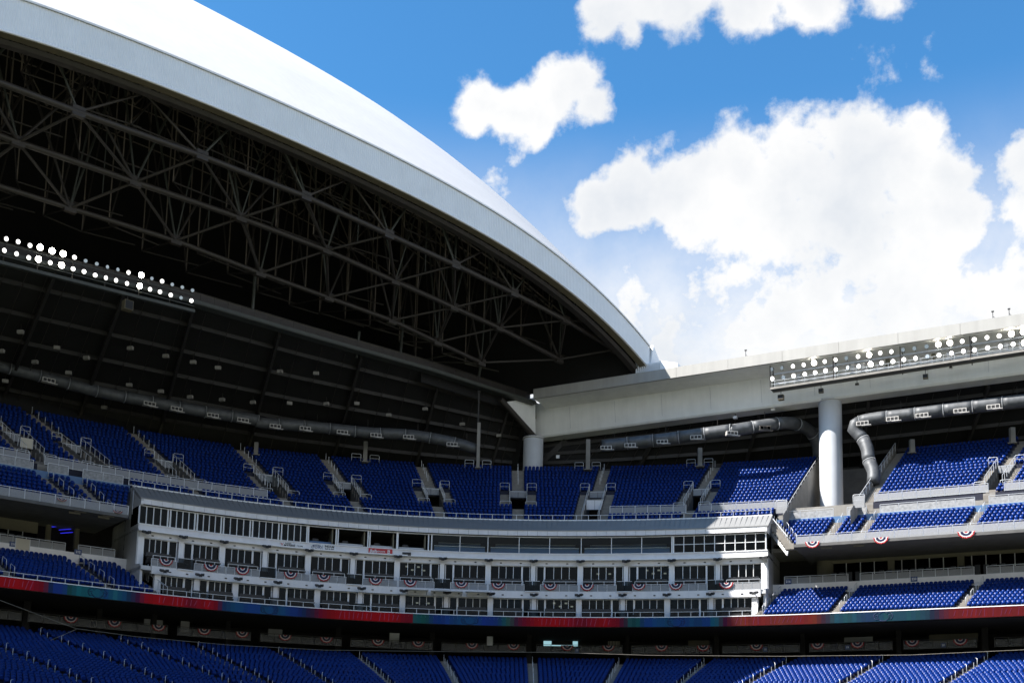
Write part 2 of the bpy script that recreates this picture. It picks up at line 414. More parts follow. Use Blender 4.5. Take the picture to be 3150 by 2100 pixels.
# ------------------------------------------------------------------ right track beam
ZL = atY(2553, 1056, 147)[2]                         # lip top
pa, pb = atZ(2250, 1101, ZL), atZ(3150, 962, ZL)
BT = (pb-pa)[:2]; BT = BT/np.linalg.norm(BT)         # along the beam, to the right and nearer
BN = np.array([-BT[1], BT[0]])                        # away from the field
def bm(l, s, z): q = pa[:2]+BT*l+BN*s; return np.array([q[0], q[1], z])
def bl(x, y, s=0):                                    # beam parameter of a pixel on the upright plane at setback s
    p = onplane(x, y, bm(0, s, 0), BT); return float((p[:2]-pa[:2])@BT), p[2]
LIPH = 1.55; OVH = 4.3
zweb = bl(2250, 1268, OVH+.4)[1]
lA = bl(1641, 1195, 0)[0]; lB = bl(3150, 962)[0]+30
beam = thing('track_beam', bm(lA, OVH, zweb), 'long white box girder running from the roof end to the right edge', 'girder')
def beam_sweep(name, prof, m, l0=lA, l1=lB, n=1):
    V = []; F = []; k = len(prof)
    for i in range(n+1):
        l = lerp(l0, l1, i/n)
        V += [tuple(bm(l, s, z)) for s, z in prof]
    for i in range(n):
        for j in range(k): q = (j+1) % k; F.append((i*k+j, (i+1)*k+j, (i+1)*k+q, i*k+q))
    F += [tuple(range(k)), tuple(range(len(V)-k, len(V)))[::-1]]
    return mesh_obj(name, V, F, m, beam)
# lip panels, one by one with fine joints
nlp = 13
for i in range(nlp):
    a, b = lerp(lA, lB, i/nlp), lerp(lA, lB, (i+1)/nlp)-.03
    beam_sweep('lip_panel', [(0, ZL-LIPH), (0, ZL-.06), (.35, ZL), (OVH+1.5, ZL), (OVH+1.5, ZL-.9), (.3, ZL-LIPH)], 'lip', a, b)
beam_sweep('web', [(OVH-.2, ZL-.9), (OVH+3.4, ZL-.92), (OVH+3.1, zweb+.5), (OVH+2.9, zweb), (OVH+.55, zweb), (OVH+.35, zweb+.25)], 'white', lA-2.4, lB)
beam_sweep('lip_soffit', [(.28, ZL-LIPH+.02), (OVH+1.0, ZL-.95), (OVH+1.0, ZL-2.4), (OVH-.05, ZL-1.9), (2.2, ZL-LIPH-.02)], 'white', lA+.01, lB)
# end block and brace where the girder meets the left edge beam
# ------------------------------------------------------------------ columns
def column(name, xc, ytop, ybot, D, r, label, ztop, zbot):
    p = atY(xc, (ytop+ybot)/2, D)
    c = thing(name, (p[0], p[1], zbot), label, 'column')
    bar('shaft', (p[0], p[1], zbot), (p[0], p[1], ztop), r, r, 'column', c, kind='round')
    bar('collar', (p[0], p[1], ztop-.02), (p[0], p[1], ztop+.25), r*1.06, r*1.06, 'trim', c, kind='round')
    bar('base_plinth', (p[0], p[1], zbot-.02), (p[0], p[1], zbot+.5), r*1.12, r*1.12, 'concrete', c, kind='round')
    return p
cp = column('round_column', 2556, 1240, 1570, onplane(2556, 1405, bm(0, OVH+1.75, 0), BT)[1], 1.52, 'tall round pale column carrying the white girder at right', zweb-.02, 33.0)
cp2 = column('round_column', 1640, 1360, 1430, hit(1640, 1390, 26.5)[1][1], 1.5, 'short round column under the far left end of the girder', zat(1640, 1352, 26.5), 47.0)

# ------------------------------------------------------------------ retractable roof
lE, _ = bl(1985, 1130)
EP = bm(lE, .6, 0)
near = atY(0, 0, 100)
AD = np.array([-44.8*1.0, 102.0])-EP[:2]; AD = AD/np.linalg.norm(AD)   # along the open edge, far end towards the viewer
AN = np.array([AD[1], -AD[0]])
if AN@(np.array([0., 1.])) < 0: AN = -AN                               # set back over the stands
SK = -(BT@AN)
KL = float((-BT@AD)/(-BT@AN))                          # girder drifts along the edge with set back
def rf(l, s, z): q = EP[:2]+AD*(l+KL*s)+AN*s; return np.array([q[0], q[1], z])
def rfhit(x, y, s):
    p0 = EP[:2]+AN*s; p = onplane(x, y, p0, AD); return float((p[:2]-p0)@AD)-KL*s, p[2]
def curve(pts, s):
    a = sorted(rfhit(x, y, s) for x, y in pts); return np.array([q[0] for q in a]), np.array([q[1] for q in a])
FT = [(89, 0), (268, 74), (446, 138), (696, 240), (1050, 397), (1274, 511), (1446, 607), (1600, 706), (1739, 802), (1879, 928), (2019, 1093)]
FB = [(0, 89), (179, 154), (446, 250), (759, 366), (1050, 493), (1274, 607), (1440, 700), (1637, 809), (1826, 953), (1984, 1119)]
SL = [(576, 0), (750, 80), (957, 201), (1112, 308), (1245, 402), (1406, 522), (1553, 649), (1674, 777), (1795, 897), (1902, 998), (2012, 1090)]
RS = 34.0
def smoothfit(c, deg=4):
    k = np.polyfit(c[0], c[1], deg); lo, hi = c[0].min(), c[0].max()
    dk = np.polyder(k)
    def fn(l):
        if l > hi:
            sl = np.polyval(dk, hi); w = l-hi
            return float(np.polyval(k, hi)+sl*w/(1+abs(w)/60)-0.0016*w*w)
        if l < lo: return float(np.polyval(k, lo)+np.polyval(dk, lo)*(l-lo))
        return float(np.polyval(k, l))
    return fn
ftop, fbot, frid = smoothfit(curve(FT, 0)), smoothfit(curve(FB, 0)), smoothfit(curve(SL, RS), 4)
if DEBUG:
    print('beam ZL', ZL, 'zweb', zweb, 'pa', pa, 'pb', pb, 'BT', BT, 'lA,lE', lA, lE, 'KL', KL, 'AD', AD, 'EP', EP)
    for l in (0, 10, 25, 40, 60, 80, 100, 120, 150): print('roof', l, round(fbot(l), 1), round(ftop(l), 1), round(frid(l), 1))
LM = 150.0
roof = thing('retractable_roof', rf(60, 10, 60), 'huge white retractable roof panel with dark trusses hanging over the left stands', 'roof')
def shell_z(l, s):
    a, b = ftop(l), max(frid(l), ftop(l)+.15)
    if s <= RS: return lerp(a, b, .72*(s/RS)+.28*math.sin(math.pi/2*min(1, s/RS)))
    k = (s-RS)
    return b+.25*k-.006*k*k
LS = [-1.2, 0, 1.5, 3, 5, 7, 9, 12, 15, 18, 21, 25, 29, 33, 38, 43, 48, 54, 60, 66, 72, 78, 85, 92, 100, 108, 116, 124, 132, 141, 150]
SS = [0, .6, 1.5, 2.6, 4, 6, 8, 10.5, 13, 16, 19, 22, 26, 30, 34, 42, 50, 60]
loft('roof_shell', [[tuple(rf(l, s, shell_z(l, s))) for l in LS] for s in SS], 'roofwhite', roof, smooth=True)
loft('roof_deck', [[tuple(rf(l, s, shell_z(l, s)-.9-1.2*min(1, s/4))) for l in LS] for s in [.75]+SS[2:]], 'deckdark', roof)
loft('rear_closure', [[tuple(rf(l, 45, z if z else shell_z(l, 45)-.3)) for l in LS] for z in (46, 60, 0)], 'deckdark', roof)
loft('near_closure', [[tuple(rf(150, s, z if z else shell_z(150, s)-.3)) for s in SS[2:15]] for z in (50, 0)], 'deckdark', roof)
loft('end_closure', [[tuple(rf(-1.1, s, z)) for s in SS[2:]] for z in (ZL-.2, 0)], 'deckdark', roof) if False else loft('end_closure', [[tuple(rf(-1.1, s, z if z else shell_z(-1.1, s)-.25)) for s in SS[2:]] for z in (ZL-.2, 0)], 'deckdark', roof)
# corrugated fascia
fl = np.arange(-.6, 140, .14)
loft('fascia', [[tuple(rf(l, (-.03 if i % 2 else .02), fbot(l)+.02)) for i, l in enumerate(fl)], [tuple(rf(l, (-.03 if i % 2 else .02), ftop(l)-.14)) for i, l in enumerate(fl)]], 'fascia', roof)
fl2 = np.arange(-.6, 141, 1.0)
def edge_strip(name, zf, dz0, dz1, s0, s1, m):
    loft(name, [[tuple(rf(l, s0, zf(l)+dz0)) for l in fl2], [tuple(rf(l, s0, zf(l)+dz1)) for l in fl2], [tuple(rf(l, s1, zf(l)+dz1)) for l in fl2], [tuple(rf(l, s1, zf(l)+dz0)) for l in fl2]], m, roof, closed=False)
edge_strip('gutter_edge', ftop, -.18, .04, -.16, .3, 'trim')
edge_strip('drip_edge', fbot, -.05, .1, -.1, .15, 'trim')
loft('soffit_strip', [[tuple(rf(l, s, fbot(l)+dz)) for l in fl2] for s, dz in ((.12, -.04), (1.0, -.12), (1.05, .2))], 'soffit', roof)
loft('inner_band', [[tuple(rf(l, s, fbot(l)+dz)) for l in fl2] for s, dz in ((1.3, -.05), (1.6, -.4), (2.4, -.4), (2.5, .4))], 'steel', roof)
# end cap against the girder
mesh_obj('end_cap', [tuple(rf(-.6, -.12, fbot(0)-.1)), tuple(rf(-2.6, -.12, ZL+.1)), tuple(rf(-3.6, -.12, ZL+.9)), tuple(rf(-1.2, -.12, ftop(0)+.0)),
    tuple(rf(-.6, 2.2, fbot(0)-.1)), tuple(rf(-2.6, 2.2, ZL+.1)), tuple(rf(-3.6, 2.2, ZL+.9)), tuple(rf(-1.2, 2.2, ftop(0)))],
    [(0, 1, 2, 3), (4, 7, 6, 5), (0, 4, 5, 1), (1, 5, 6, 2), (2, 6, 7, 3), (3, 7, 4, 0)], 'fascia', roof)
carr = thing('roof_carriage', bm(lE+.5, 1, ZL), 'ribbed grey wheel carriage where the roof edge meets the girder', 'carriage')
for i in range(12):
    q = bm(lE-1.6+i*.30, .9, ZL); bar('housing_rib', q, q+np.array([0, 0, 1.5-.02*i]), .16, .7, 'fascia', carr, up=(BN[0], BN[1], 0))
mesh_obj('deflector', [tuple(bm(lE+1.9, .6, ZL+.02)), tuple(bm(lE+4.6, .6, ZL+.02)), tuple(bm(lE+4.6, .6, ZL+.75)), tuple(bm(lE+1.9, .6, ZL+1.5)),
    tuple(bm(lE+1.9, 2.6, ZL+.02)), tuple(bm(lE+4.6, 2.6, ZL+.02)), tuple(bm(lE+4.6, 2.6, ZL+.75)), tuple(bm(lE+1.9, 2.6, ZL+1.5))],
    [(0, 1, 2, 3), (4, 7, 6, 5), (0, 4, 5, 1), (1, 5, 6, 2), (2, 6, 7, 3), (3, 7, 4, 0)], 'fascia', carr)

# trusses: bottom chords follow the photograph, each in its own upright plane
CH = {'A': (4.0, [(-330, 120), (-60, 232), (240, 345), (620, 480), (940, 605), (1195, 722), (1400, 815), (1580, 902), (1740, 985), (1890, 1075)]),
      'B': (9.5, [(-330, 300), (55, 437), (415, 560), (740, 670), (1005, 770), (1215, 865), (1395, 945), (1535, 1008), (1720, 1105)]),
      'C': (15.0, [(-360, 455), (-90, 545), (215, 640), (540, 740), (800, 840), (1010, 915), (1205, 985), (1345, 1052), (1480, 1115)])}
NODES = {}; TOPS = {}
for key, (s, px) in CH.items():
    tr = bpy.data.objects.new('truss', None); o = rf(60, s, 62); tr.location = tuple(_link(tr, o, roof))
    nd = []
    for x, y in px:
        l, z = rfhit(x, y, s); nd.append((l, z))
    nd.sort(); NODES[key] = [rf(l, s, z) for l, z in nd]
    P = NODES[key]
    rr = {'A': .34, 'B': .34, 'C': .3}[key]; TOPS[key] = []
    for i in range(len(P)-1): tube('bottom_chord', P[i], P[i+1], rr, 'steel', tr)
    top = []
    for i in range(len(nd)):
        for k in ((0,) if i == len(nd)-1 else (0, .5)):
            l = nd[i][0]+(nd[min(i+1, len(nd)-1)][0]-nd[i][0])*k
            top.append(rf(l, s, shell_z(l, s)-2.3))
    TOPS[key] = top
    for i in range(len(top)-1): tube('top_chord', top[i], top[i+1], .28, 'steel', tr)
    for i in range(len(nd)):
        for k, r_ in (((-2, .15), (1, .13)) if i % 2 else ((-1, .13), (2, .15))):
            if 0 <= 2*i+k < len(top): tube('web_member', P[i], top[2*i+k], r_, 'steel' if k % 2 == 0 else 'steel2', tr)
        bar('gusset_plate', P[i]+np.array([0, 0, -.5]), P[i]+np.array([0, 0, .55]), 1.3, .55, 'steel', tr, up=(AN[0], AN[1], 0))
lat = bpy.data.objects.new('lateral_bracing', None); lat.location = tuple(_link(lat, rf(60, 9, 62), roof))
rs_ = random.Random(5)
for a, b in (('B', 'A'), ('C', 'B')):
    for p in NODES[a]:
        ds = sorted(NODES[b], key=lambda q: np.linalg.norm(q-p))
        for q in ds[:2]: tube('lateral_brace', p, q, .16, 'steel', lat)
    for p in NODES[a]:                                  # sway frames up to the deck
        q = min(NODES[b], key=lambda q: np.linalg.norm(q-p)); mid = (p+q)/2
        l = float((mid[:2]-EP[:2])@AD); s = float((mid[:2]-EP[:2])@AN); zt = shell_z(l-KL*s, s)-2.4
        if rs_.random() < .5: continue
        tube('sway_strut', p, (mid[0], mid[1], zt), .1, 'steel2', lat); tube('sway_strut', q, (mid[0], mid[1], zt), .13, 'steel2', lat)
        tube('sag_rod', mid, (mid[0], mid[1], zt), .07, 'steel2', lat)
# longitudinal and transverse secondary members weave between the frames
wv = bpy.data.objects.new('secondary_members', None); wv.location = tuple(_link(wv, rf(60, 9, 64), roof))
rw = random.Random(21)
for s_, h in ((2.4, 3.4), (6.7, 5.0), (6.9, 8.6), (12.2, 5.6), (12.4, 10.0), (18.0, 6.0), (18.2, 12.5), (23.5, 8.0), (24, 13), (29, 9), (29.5, 15), (35, 11), (35.5, 18), (40, 14), (40.5, 21)):
    ls = np.arange(6+rw.uniform(0, 4), 120, 9.5)
    for a, b in zip(ls[:-1], ls[1:]): tube('longitudinal', rf(a-KL*s_, s_, shell_z(a-KL*s_, s_)-h), rf(b-KL*s_, s_, shell_z(b-KL*s_, s_)-h), .09, 'weathered', wv)
for l in np.arange(8, 118, 4.75):
    h = 4.4 if int(l) % 2 else 6.4
    pts = [rf(l-KL*s_, s_, shell_z(max(0, l-KL*s_), s_)-h) for s_ in (2.2, 6.7, 12.2, 18, 24, 29, 35, 41)]
    for a, b in zip(pts[:-1], pts[1:]): tube('transverse', a, b, .08, 'weathered', wv)
    for k in (1, 2, 3):
        e = rf(l-KL*6+rw.choice((-1, 1))*4.75, (6.7, 12.2, 18)[k-1], 0); q = pts[k]
        l2 = l+rw.choice((-1, 1))*rw.uniform(3.5, 6); s2 = (2.2, 6.7, 12.2, 18, 24)[k+rw.choice((-1, 1))]
        tube('diagonal', q, rf(l2-KL*s2, s2, shell_z(max(0, l2-KL*s2), s2)-2.6), .07, 'weathered', wv)
for l in np.arange(10, 120, 9.5):        # rear frames seen over the edge beam
    for s_, h0, h1 in ((29, 9, 15), (35, 11, 18), (40, 14, 21)):
        a, b = l-KL*s_, l+4.75-KL*s_; z = lambda q, h: rf(q, s_, shell_z(max(0, q), s_)-h)
        tube('rear_web', z(a, h0), z(b, h1), .1, 'weathered', wv); tube('rear_web', z(b, h1), z(a+9.5, h0), .1, 'weathered', wv)
# purlins under the deck
pur = bpy.data.objects.new('purlins', None); pur.location = tuple(_link(pur, rf(60, 9, 66), roof))
for s in np.arange(2.6, 27, 1.9):
    for k in range(8):
        a, b = 2+k*15, 2+(k+1)*15
        bar('purlin', rf(a, s, shell_z(a, s)-2.45), rf(b, s, shell_z(b, s)-2.45), .16, .34, 'concmid' if k % 3 else 'steel2', pur)
for l in np.arange(4, 122, 7.5):
    pts = [rf(l-KL*s*.0, s, shell_z(l, s)-2.7) for s in (2, 7, 13, 20, 28)]
    for i in range(4): bar('rafter', pts[i], pts[i+1], .28, .5, 'steel', pur)
# secondary framing: thinner intermediate frames between the main trusses
sec = bpy.data.objects.new('secondary_framing', None); sec.location = tuple(_link(sec, rf(60, 9, 66), roof))
rs = random.Random(11)
for s_, k0 in ((6.7, 'A'), (12.2, 'B'), (19.5, 'C'), (25, 'C')):
    base_ = NODES[k0]
    for i in range(len(base_)-1):
        for h in (0, .5):
            p = lerp(base_[i], base_[i+1], h); l = float((p[:2]-EP[:2])@AD)+rs.uniform(-1, 1)-KL*s_
            if l < 2: continue
            zt = shell_z(l, s_)-2.4; zb_ = p[2]+rs.uniform(1.2, 3.5); l2 = l+rs.choice((-1, 1))*rs.uniform(3, 6)
            tube('frame_strut', rf(l, s_, zb_), rf(l2, s_, shell_z(l2, s_)-2.4), .09, 'steel', sec)
            tube('frame_strut', rf(l, s_, zb_), rf(l, s_, zt), .08, 'weathered', sec)
            tube('frame_tie', rf(l, s_, zb_), p, .08, 'steel', sec)
            l3 = l-rs.uniform(4, 8); tube('frame_tie', rf(l, s_, zb_), rf(l3, s_, zb_+rs.uniform(-.4, .6)), .1, 'steel', sec)
# ------------------------------------------------------------------ left edge beam with catwalk
LS0 = bm(lA-.5, OVH+1.5, 0)
def lbm(x, y): return onplane(x, y, LS0, AD)
lbz0 = [(1625, 1212), (1297, 1106), (957, 1009), (597, 902), (300, 823), (0, 748), (-300, 670)]
lb = thing('edge_beam', lbm(800, 980), 'dark steel edge beam with catwalk crossing under the left roof', 'beam')
PT = [lbm(x, y) for x, y in lbz0]
zb0 = float(np.mean([p[2] for p in PT[:5]]))
if DEBUG: print('left beam z', [round(float(p[2]), 1) for p in PT], [p.round(0)[:2].tolist() for p in PT])
for i in range(len(PT)-1):
    a, b = PT[i], PT[i+1]
    bar('box_girder', a-np.array([0, 0, .7]), b-np.array([0, 0, .7]), .9, 1.2, 'steel', lb)
    bar('pipe_rail', a+np.array([0, 0, .06]), b+np.array([0, 0, .06]), .12, .12, 'soffit', lb)
    nrm3 = -np.array([AN[0], AN[1], 0])
    for dz, off in ((-1.75, 1.1),):
        bar('walkway', a+nrm3*off+np.array([0, 0, dz]), b+nrm3*off+np.array([0, 0, dz]), 1.3, .45, 'steel2', lb)
        bar('walkway_kerb', a+nrm3*(off+.7)+np.array([0, 0, dz+.05]), b+nrm3*(off+.7)+np.array([0, 0, dz+.05]), .06, .4, 'steel2', lb)
    n = 9
    for k in range(n):
        c = lerp(a, b, k/n)+nrm3*1.75; bar('rail_post', c+np.array([0, 0, -1.6]), c+np.array([0, 0, -.5]), .06, .06, 'steel', lb)
    bar('hand_rail', a+nrm3*1.75-np.array([0, 0, .55]), b+nrm3*1.75-np.array([0, 0, .55]), .05, .05, 'steel', lb)
for (x, y0, y1) in ((785, 840, 955), (1105, 1020, 1100), (1480, 1110, 1165), (1240, 985, 1090)):   # posts from truss to beam
    p = lbm(x, y0); q = lbm(x-8, y1); tube('hanger_post', p, q, .2, 'steel2', lb)
tri = [onplane(x, y, bm(lA-.2, OVH-.3, 0), AD) for x, y in ((1556, 1236), (1647, 1222), (1647, 1352))]
tri2 = [p+np.array([*AN, 0])*.5 for p in tri]
mesh_obj('end_gusset', tri+tri2, [(0, 1, 2), (5, 4, 3), (0, 3, 4, 1), (1, 4, 5, 2), (2, 5, 3, 0)], 'white', beam)
# diagonal strut at the corner
p, q = [onplane(x, y, bm(lA-.2, OVH-1.2, 0), AD) for x, y in ((1540, 1228), (1648, 1352))]; tube('corner_strut', p, q+np.array([0, 0, .2]), .42, 'steel', lb)
p, q = hit(1472, 1205, 17)[1], hit(1466, 1440, 17)[1]

# ------------------------------------------------------------------ fixed canopies over the upper deck
ZBK = Zc(1400, 30)-3.2
def canopy(name, label, inner, t0, t1, zin, zback, dback, ribs, npur, skylights):
    c = thing(name, lerp(inner[0], inner[-1], .5), label, 'canopy')
    n = len(inner); T = np.linspace(t0, t1, n)
    back = [pos(t, dback, zback) for t in T]
    def cp(u, v):
        f = u*(n-1); i = min(int(f), n-2); k = f-i
        return lerp(lerp(inner[i], inner[i+1], k), lerp(back[i], back[i+1], k), v)
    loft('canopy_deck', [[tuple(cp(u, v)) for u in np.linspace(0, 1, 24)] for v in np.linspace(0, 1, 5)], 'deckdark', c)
    for u in ribs:
        for k in range(4): bar('rib', cp(u, k/4)-np.array([0, 0, .45]), cp(u, (k+1)/4)-np.array([0, 0, .45]), .34, .75, 'rib', c)
    us = np.linspace(0, 1, 13)
    for j in range(npur):
        v = (j+.6)/npur
        for i in range(12): bar('purlin', cp(us[i], v)-np.array([0, 0, .3]), cp(us[i+1], v)-np.array([0, 0, .3]), .22, .5, 'rib', c)
    for i in range(30):
        u = (i+.5)/30; bar('tie_rod', cp(u, 0)-np.array([0, 0, .55]), cp(u, 1)-np.array([0, 0, .55]), .06, .08, 'steel', c)
    return c, cp
inner = [p-np.array([0, 0, 1.6]) for p in PT[::-1]]
tLc = tx(-520, 30, ZBK); tMid = tx(1560, 28, ZBK); tRc = tx(3700, 30, ZBK)
canL, cpL = canopy('fixed_canopy', 'dark ribbed canopy roof over the left and centre upper deck', inner, tLc, tMid, 0, ZBK, 31,
    [.03, .14, .26, .38, .50, .62, .74, .86, .97], 6, None)
innR = [bm(l, OVH+2.9, zweb+.35) for l in np.linspace(lA-3, lB, 7)]
canR, cpR = canopy('fixed_canopy', 'dark ribbed canopy roof behind the white girder at right', innR, tMid-3, tRc, 0, ZBK-1.0, 31,
    [.05, .2, .35, .5, .65, .8, .95], 5, None)
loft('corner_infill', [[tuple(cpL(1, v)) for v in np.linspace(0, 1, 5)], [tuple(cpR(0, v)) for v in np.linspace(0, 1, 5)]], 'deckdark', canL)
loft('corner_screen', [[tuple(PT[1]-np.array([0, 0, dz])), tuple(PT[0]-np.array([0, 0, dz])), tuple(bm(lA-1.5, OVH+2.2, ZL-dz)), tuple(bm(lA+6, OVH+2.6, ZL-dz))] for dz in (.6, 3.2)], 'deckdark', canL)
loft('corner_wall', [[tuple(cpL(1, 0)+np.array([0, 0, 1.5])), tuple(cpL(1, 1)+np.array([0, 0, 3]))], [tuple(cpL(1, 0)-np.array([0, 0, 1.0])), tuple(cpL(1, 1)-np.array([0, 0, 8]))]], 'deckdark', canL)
# small pale unlit light fixtures hung below the left canopy
fx = [(12, 426), (277, 513), (500, 590), (970, 425), (970, 692), (1200, 735), (1402, 762), (1633, 548), (1635, 784), (1415, 516), (1872, 806), (2078, 587), (165, 305), (430, 405), (655, 487), (1228, 475), (755, 850), (50, 672)]
fx = [(x/2.412, 900+y/2.412) for x, y in fx]+[(800+x/2.412, 1000+y/2.412) for x, y in [(147, 347), (398, 347), (232, 579), (495, 580), (712, 580), (952, 673), (1241, 618), (1486, 723), (1779, 821)]]
grid = [(u, v, cpL(u, v)) for u in np.linspace(0, 1, 121) for v in np.linspace(0.02, .98, 41)]
gp = np.array([pix(q[2]-np.array([0, 0, 1.1])) for q in grid])
for x, y in fx:
    k = int(np.argmin((gp[:, 0]-x)**2+(gp[:, 1]-y)**2)); q = grid[k][2]-np.array([0, 0, 1.1])
    if abs(gp[k, 0]-x) > 30 or abs(gp[k, 1]-y) > 30: continue
    o = thing('canopy_fixture', q, 'small pale unlit light box hung under the dark left canopy', 'fixture', 'boxes under the left canopy')
    ax = (1, random.uniform(-.4, .4))
    block('housing', q, ax, .72, .4, .42, 'concrete', o); bar('hanger', q+np.array([0, 0, .2]), q+np.array([0, 0, 1.0]), .05, .05, 'steel', o)

# ------------------------------------------------------------------ back wall of the bowl
sw = thing('back_wall', pos(116, 31, 44), 'dark rear wall closing the top of the upper deck', 'wall')
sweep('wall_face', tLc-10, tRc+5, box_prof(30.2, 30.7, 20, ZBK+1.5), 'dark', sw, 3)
for x in (40, 250, 690, 1010, 1190, 1720, 2020, 2320, 2900):
    t = tx(x, 30.1, 49); block('wall_pier', pos(t, 30.0, 47.5), tan(t), .7, .5, 9, 'rib', sw)

# ------------------------------------------------------------------ unseen rest of the bowl, plain blocks added to cut sky light and reflections
ob = thing('unseen_surround', (0, -70, 0), 'unseen dark blocks for the outfield, added behind the viewer to cut sky light', 'grandstand')
def obox(c, ax, sx, sy, sz, m): block('surround_block', c, ax, sx, sy, sz, m, ob)
obox((0, -80, 28), (1, 0), 300, 12, 56, 'dark'); obox((0, -62, 9), (1, 0), 260, 24, 18, 'concrete'); obox((0, -73, 44), (1, 0), 260, 2, 14, 'interior')
obox((150, 10, 26), (.35, -1), 190, 12, 52, 'dark'); obox((118, 14, 10), (.35, -1), 150, 30, 20, 'concrete')
obox((-135, 0, 26), (-.2, -1), 180, 12, 52, 'dark'); obox((-112, 4, 10), (-.2, -1), 150, 30, 20, 'concrete')

# fine conduit and weld seams on the big white girder web
for l in np.arange(lA+4, lB, 7.3):
    bar('weld_seam', bm(l, OVH-.215, ZL-2.2), bm(l, OVH+.36, zweb+.4), .05, .012, 'wallgrey', beam, up=(BN[0], BN[1], 0))
a, b = bm(lA+3, OVH+.28, zweb+.55), bm(lB, OVH+.28, zweb+.55)
# ------------------------------------------------------------------ decks
SEATS = []      # (position, facing angle, size on screen)
class Deck:
    def __init__(s, d0, z0, d1, z1, rows, aisles):
        s.d0, s.z0, s.d1, s.z1, s.n = d0, z0, d1, z1, rows
        s.tf, s.tb = [], []
        for a in aisles:
            (xa, ya), (xb, yb) = a
            da, ta = s.find(xa, ya); db, tb = s.find(xb, yb)
            k = (tb-ta)/(db-da)
            s.tf.append(ta+(d0-da)*k); s.tb.append(ta+(d1-da)*k)
    def find(s, x, y):
        lo, hi = s.d0-12, s.d1+12
        for _ in range(40):
            m = (lo+hi)/2
            if hit(x, y, m)[1][2] > s.z0+(s.z1-s.z0)*(m-s.d0)/(s.d1-s.d0): lo = m
            else: hi = m
        return lo, hit(x, y, lo)[0]
    def t(s, i, v): return lerp(s.tf[i], s.tb[i], v)
    def pt(s, t, v, z=None): return pos(t, lerp(s.d0, s.d1, v), s.z0+(s.z1-s.z0)*v if z is None else z)
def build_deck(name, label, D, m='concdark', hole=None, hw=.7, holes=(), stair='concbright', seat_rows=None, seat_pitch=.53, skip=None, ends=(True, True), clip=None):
    """stepped tier between successive aisles; holes = indices of aisles with a stair-flanked opening over v range `hole`"""
    th = thing(name, D.pt((D.tf[0]+D.tf[-1])/2, 0), label, 'grandstand')
    run, rise = 1.0/D.n, (D.z1-D.z0)/D.n
    V = []; F = []
    def step(t0, t1, r, V, F, und=.2, sub=1):
        va, vb = r*run, (r+1)*run
        if r == 0: und = -.1-rise*.7
        for q in range(sub):
            a, b = lerp(va, vb, q/sub), lerp(va, vb, (q+1)/sub)
            z = D.z0+r*rise+rise*q/sub-(rise*(sub-1)/sub if sub > 1 else 0); n = max(1, int(abs(t1-t0)/2.2))
            k = len(V)
            for i in range(n+1):
                t = lerp(t0, t1, i/n)
                V.extend([tuple(D.pt(t, a, z-rise-und)), tuple(D.pt(t, a, z)), tuple(D.pt(t, b, z))])
            for i in range(n):
                e = k+3*i; F.extend([(e, e+3, e+4, e+1), (e+1, e+4, e+5, e+2)])
            F.extend([(k, k+1, k+2), (k+3*n, k+3*n+2, k+3*n+1)])
    wid = lambda i, r: (2.1 if (i in holes and hole[i][0] <= (r+.5)*run <= hole[i][1]) else hw)
    na = len(D.tf)
    for r in range(D.n):
        v = (r+.5)*run
        for i in range(na-1):
            a = D.t(i, v)+(wid(i, r) if (i > 0 or ends[0]) else 0); b = D.t(i+1, v)-(wid(i+1, r) if (i < na-2 or ends[1]) else 0)
            if clip and r < clip[0]: a, b = max(a, clip[1]), min(b, clip[2])
            if b-a < .6: continue
            if skip and skip(i, r): continue
            step(a, b, r, V, F)
            if seat_rows and not seat_rows(i, r): continue
            sw_ = base(b)-base(a); d = lerp(D.d0, D.d1, v+.12*run)
            L = np.linalg.norm(pos(b, d, 0)-pos(a, d, 0)); n = int((L-.1)/seat_pitch)
            for k in range(n):
                t = lerp(a, b, (k+.5+(L/seat_pitch-n)*.0)/n)
                p = pos(t, d, D.z0+r*rise); w = nrm(t)
                SEATS.append((p[0], p[1], p[2], math.atan2(-w[0], w[1])))
    mesh_obj('terrace', V, F, m, th)
    for i in range(na):
        if (i == 0 and not ends[0]) or (i == na-1 and not ends[1]): continue
        V = []; F = []
        for r in range(D.n):
            v = (r+.5)*run; c = D.t(i, v); w = wid(i, r)
            if clip and r < clip[0] and not clip[1]-.5 < c < clip[2]+.5: continue
            r0 = 0 if not clip or clip[1] < c < clip[2] else clip[0]
            if w > hw: step(c-2.08, c-1.02, r, V, F, sub=2); step(c+1.02, c+2.08, r, V, F, sub=2)
            else: step(c-hw+.02, c+hw-.02, r, V, F, sub=2)
        mesh_obj('aisle_steps', V, F, stair, th)
    return th
def hoop(name, p, q, h, m, parent, r=.035, mid=True):
    """bent pipe guard between two foot points"""
    p = np.asarray(p, float); q = np.asarray(q, float); up = np.array([0, 0, h]); d = q-p
    c = .12
    pts = [p, p+up*(1-c), p+up*(1-c*.3)+d*.03, p+up+d*.1, q+up-d*.1, q+up*(1-c*.3)-d*.03, q+up*(1-c), q]
    o = pipe(name, pts, r, m, parent, n=5)
    if mid: tube(name, p+up*.55, q+up*.55, r*.8, m, parent)
    return o
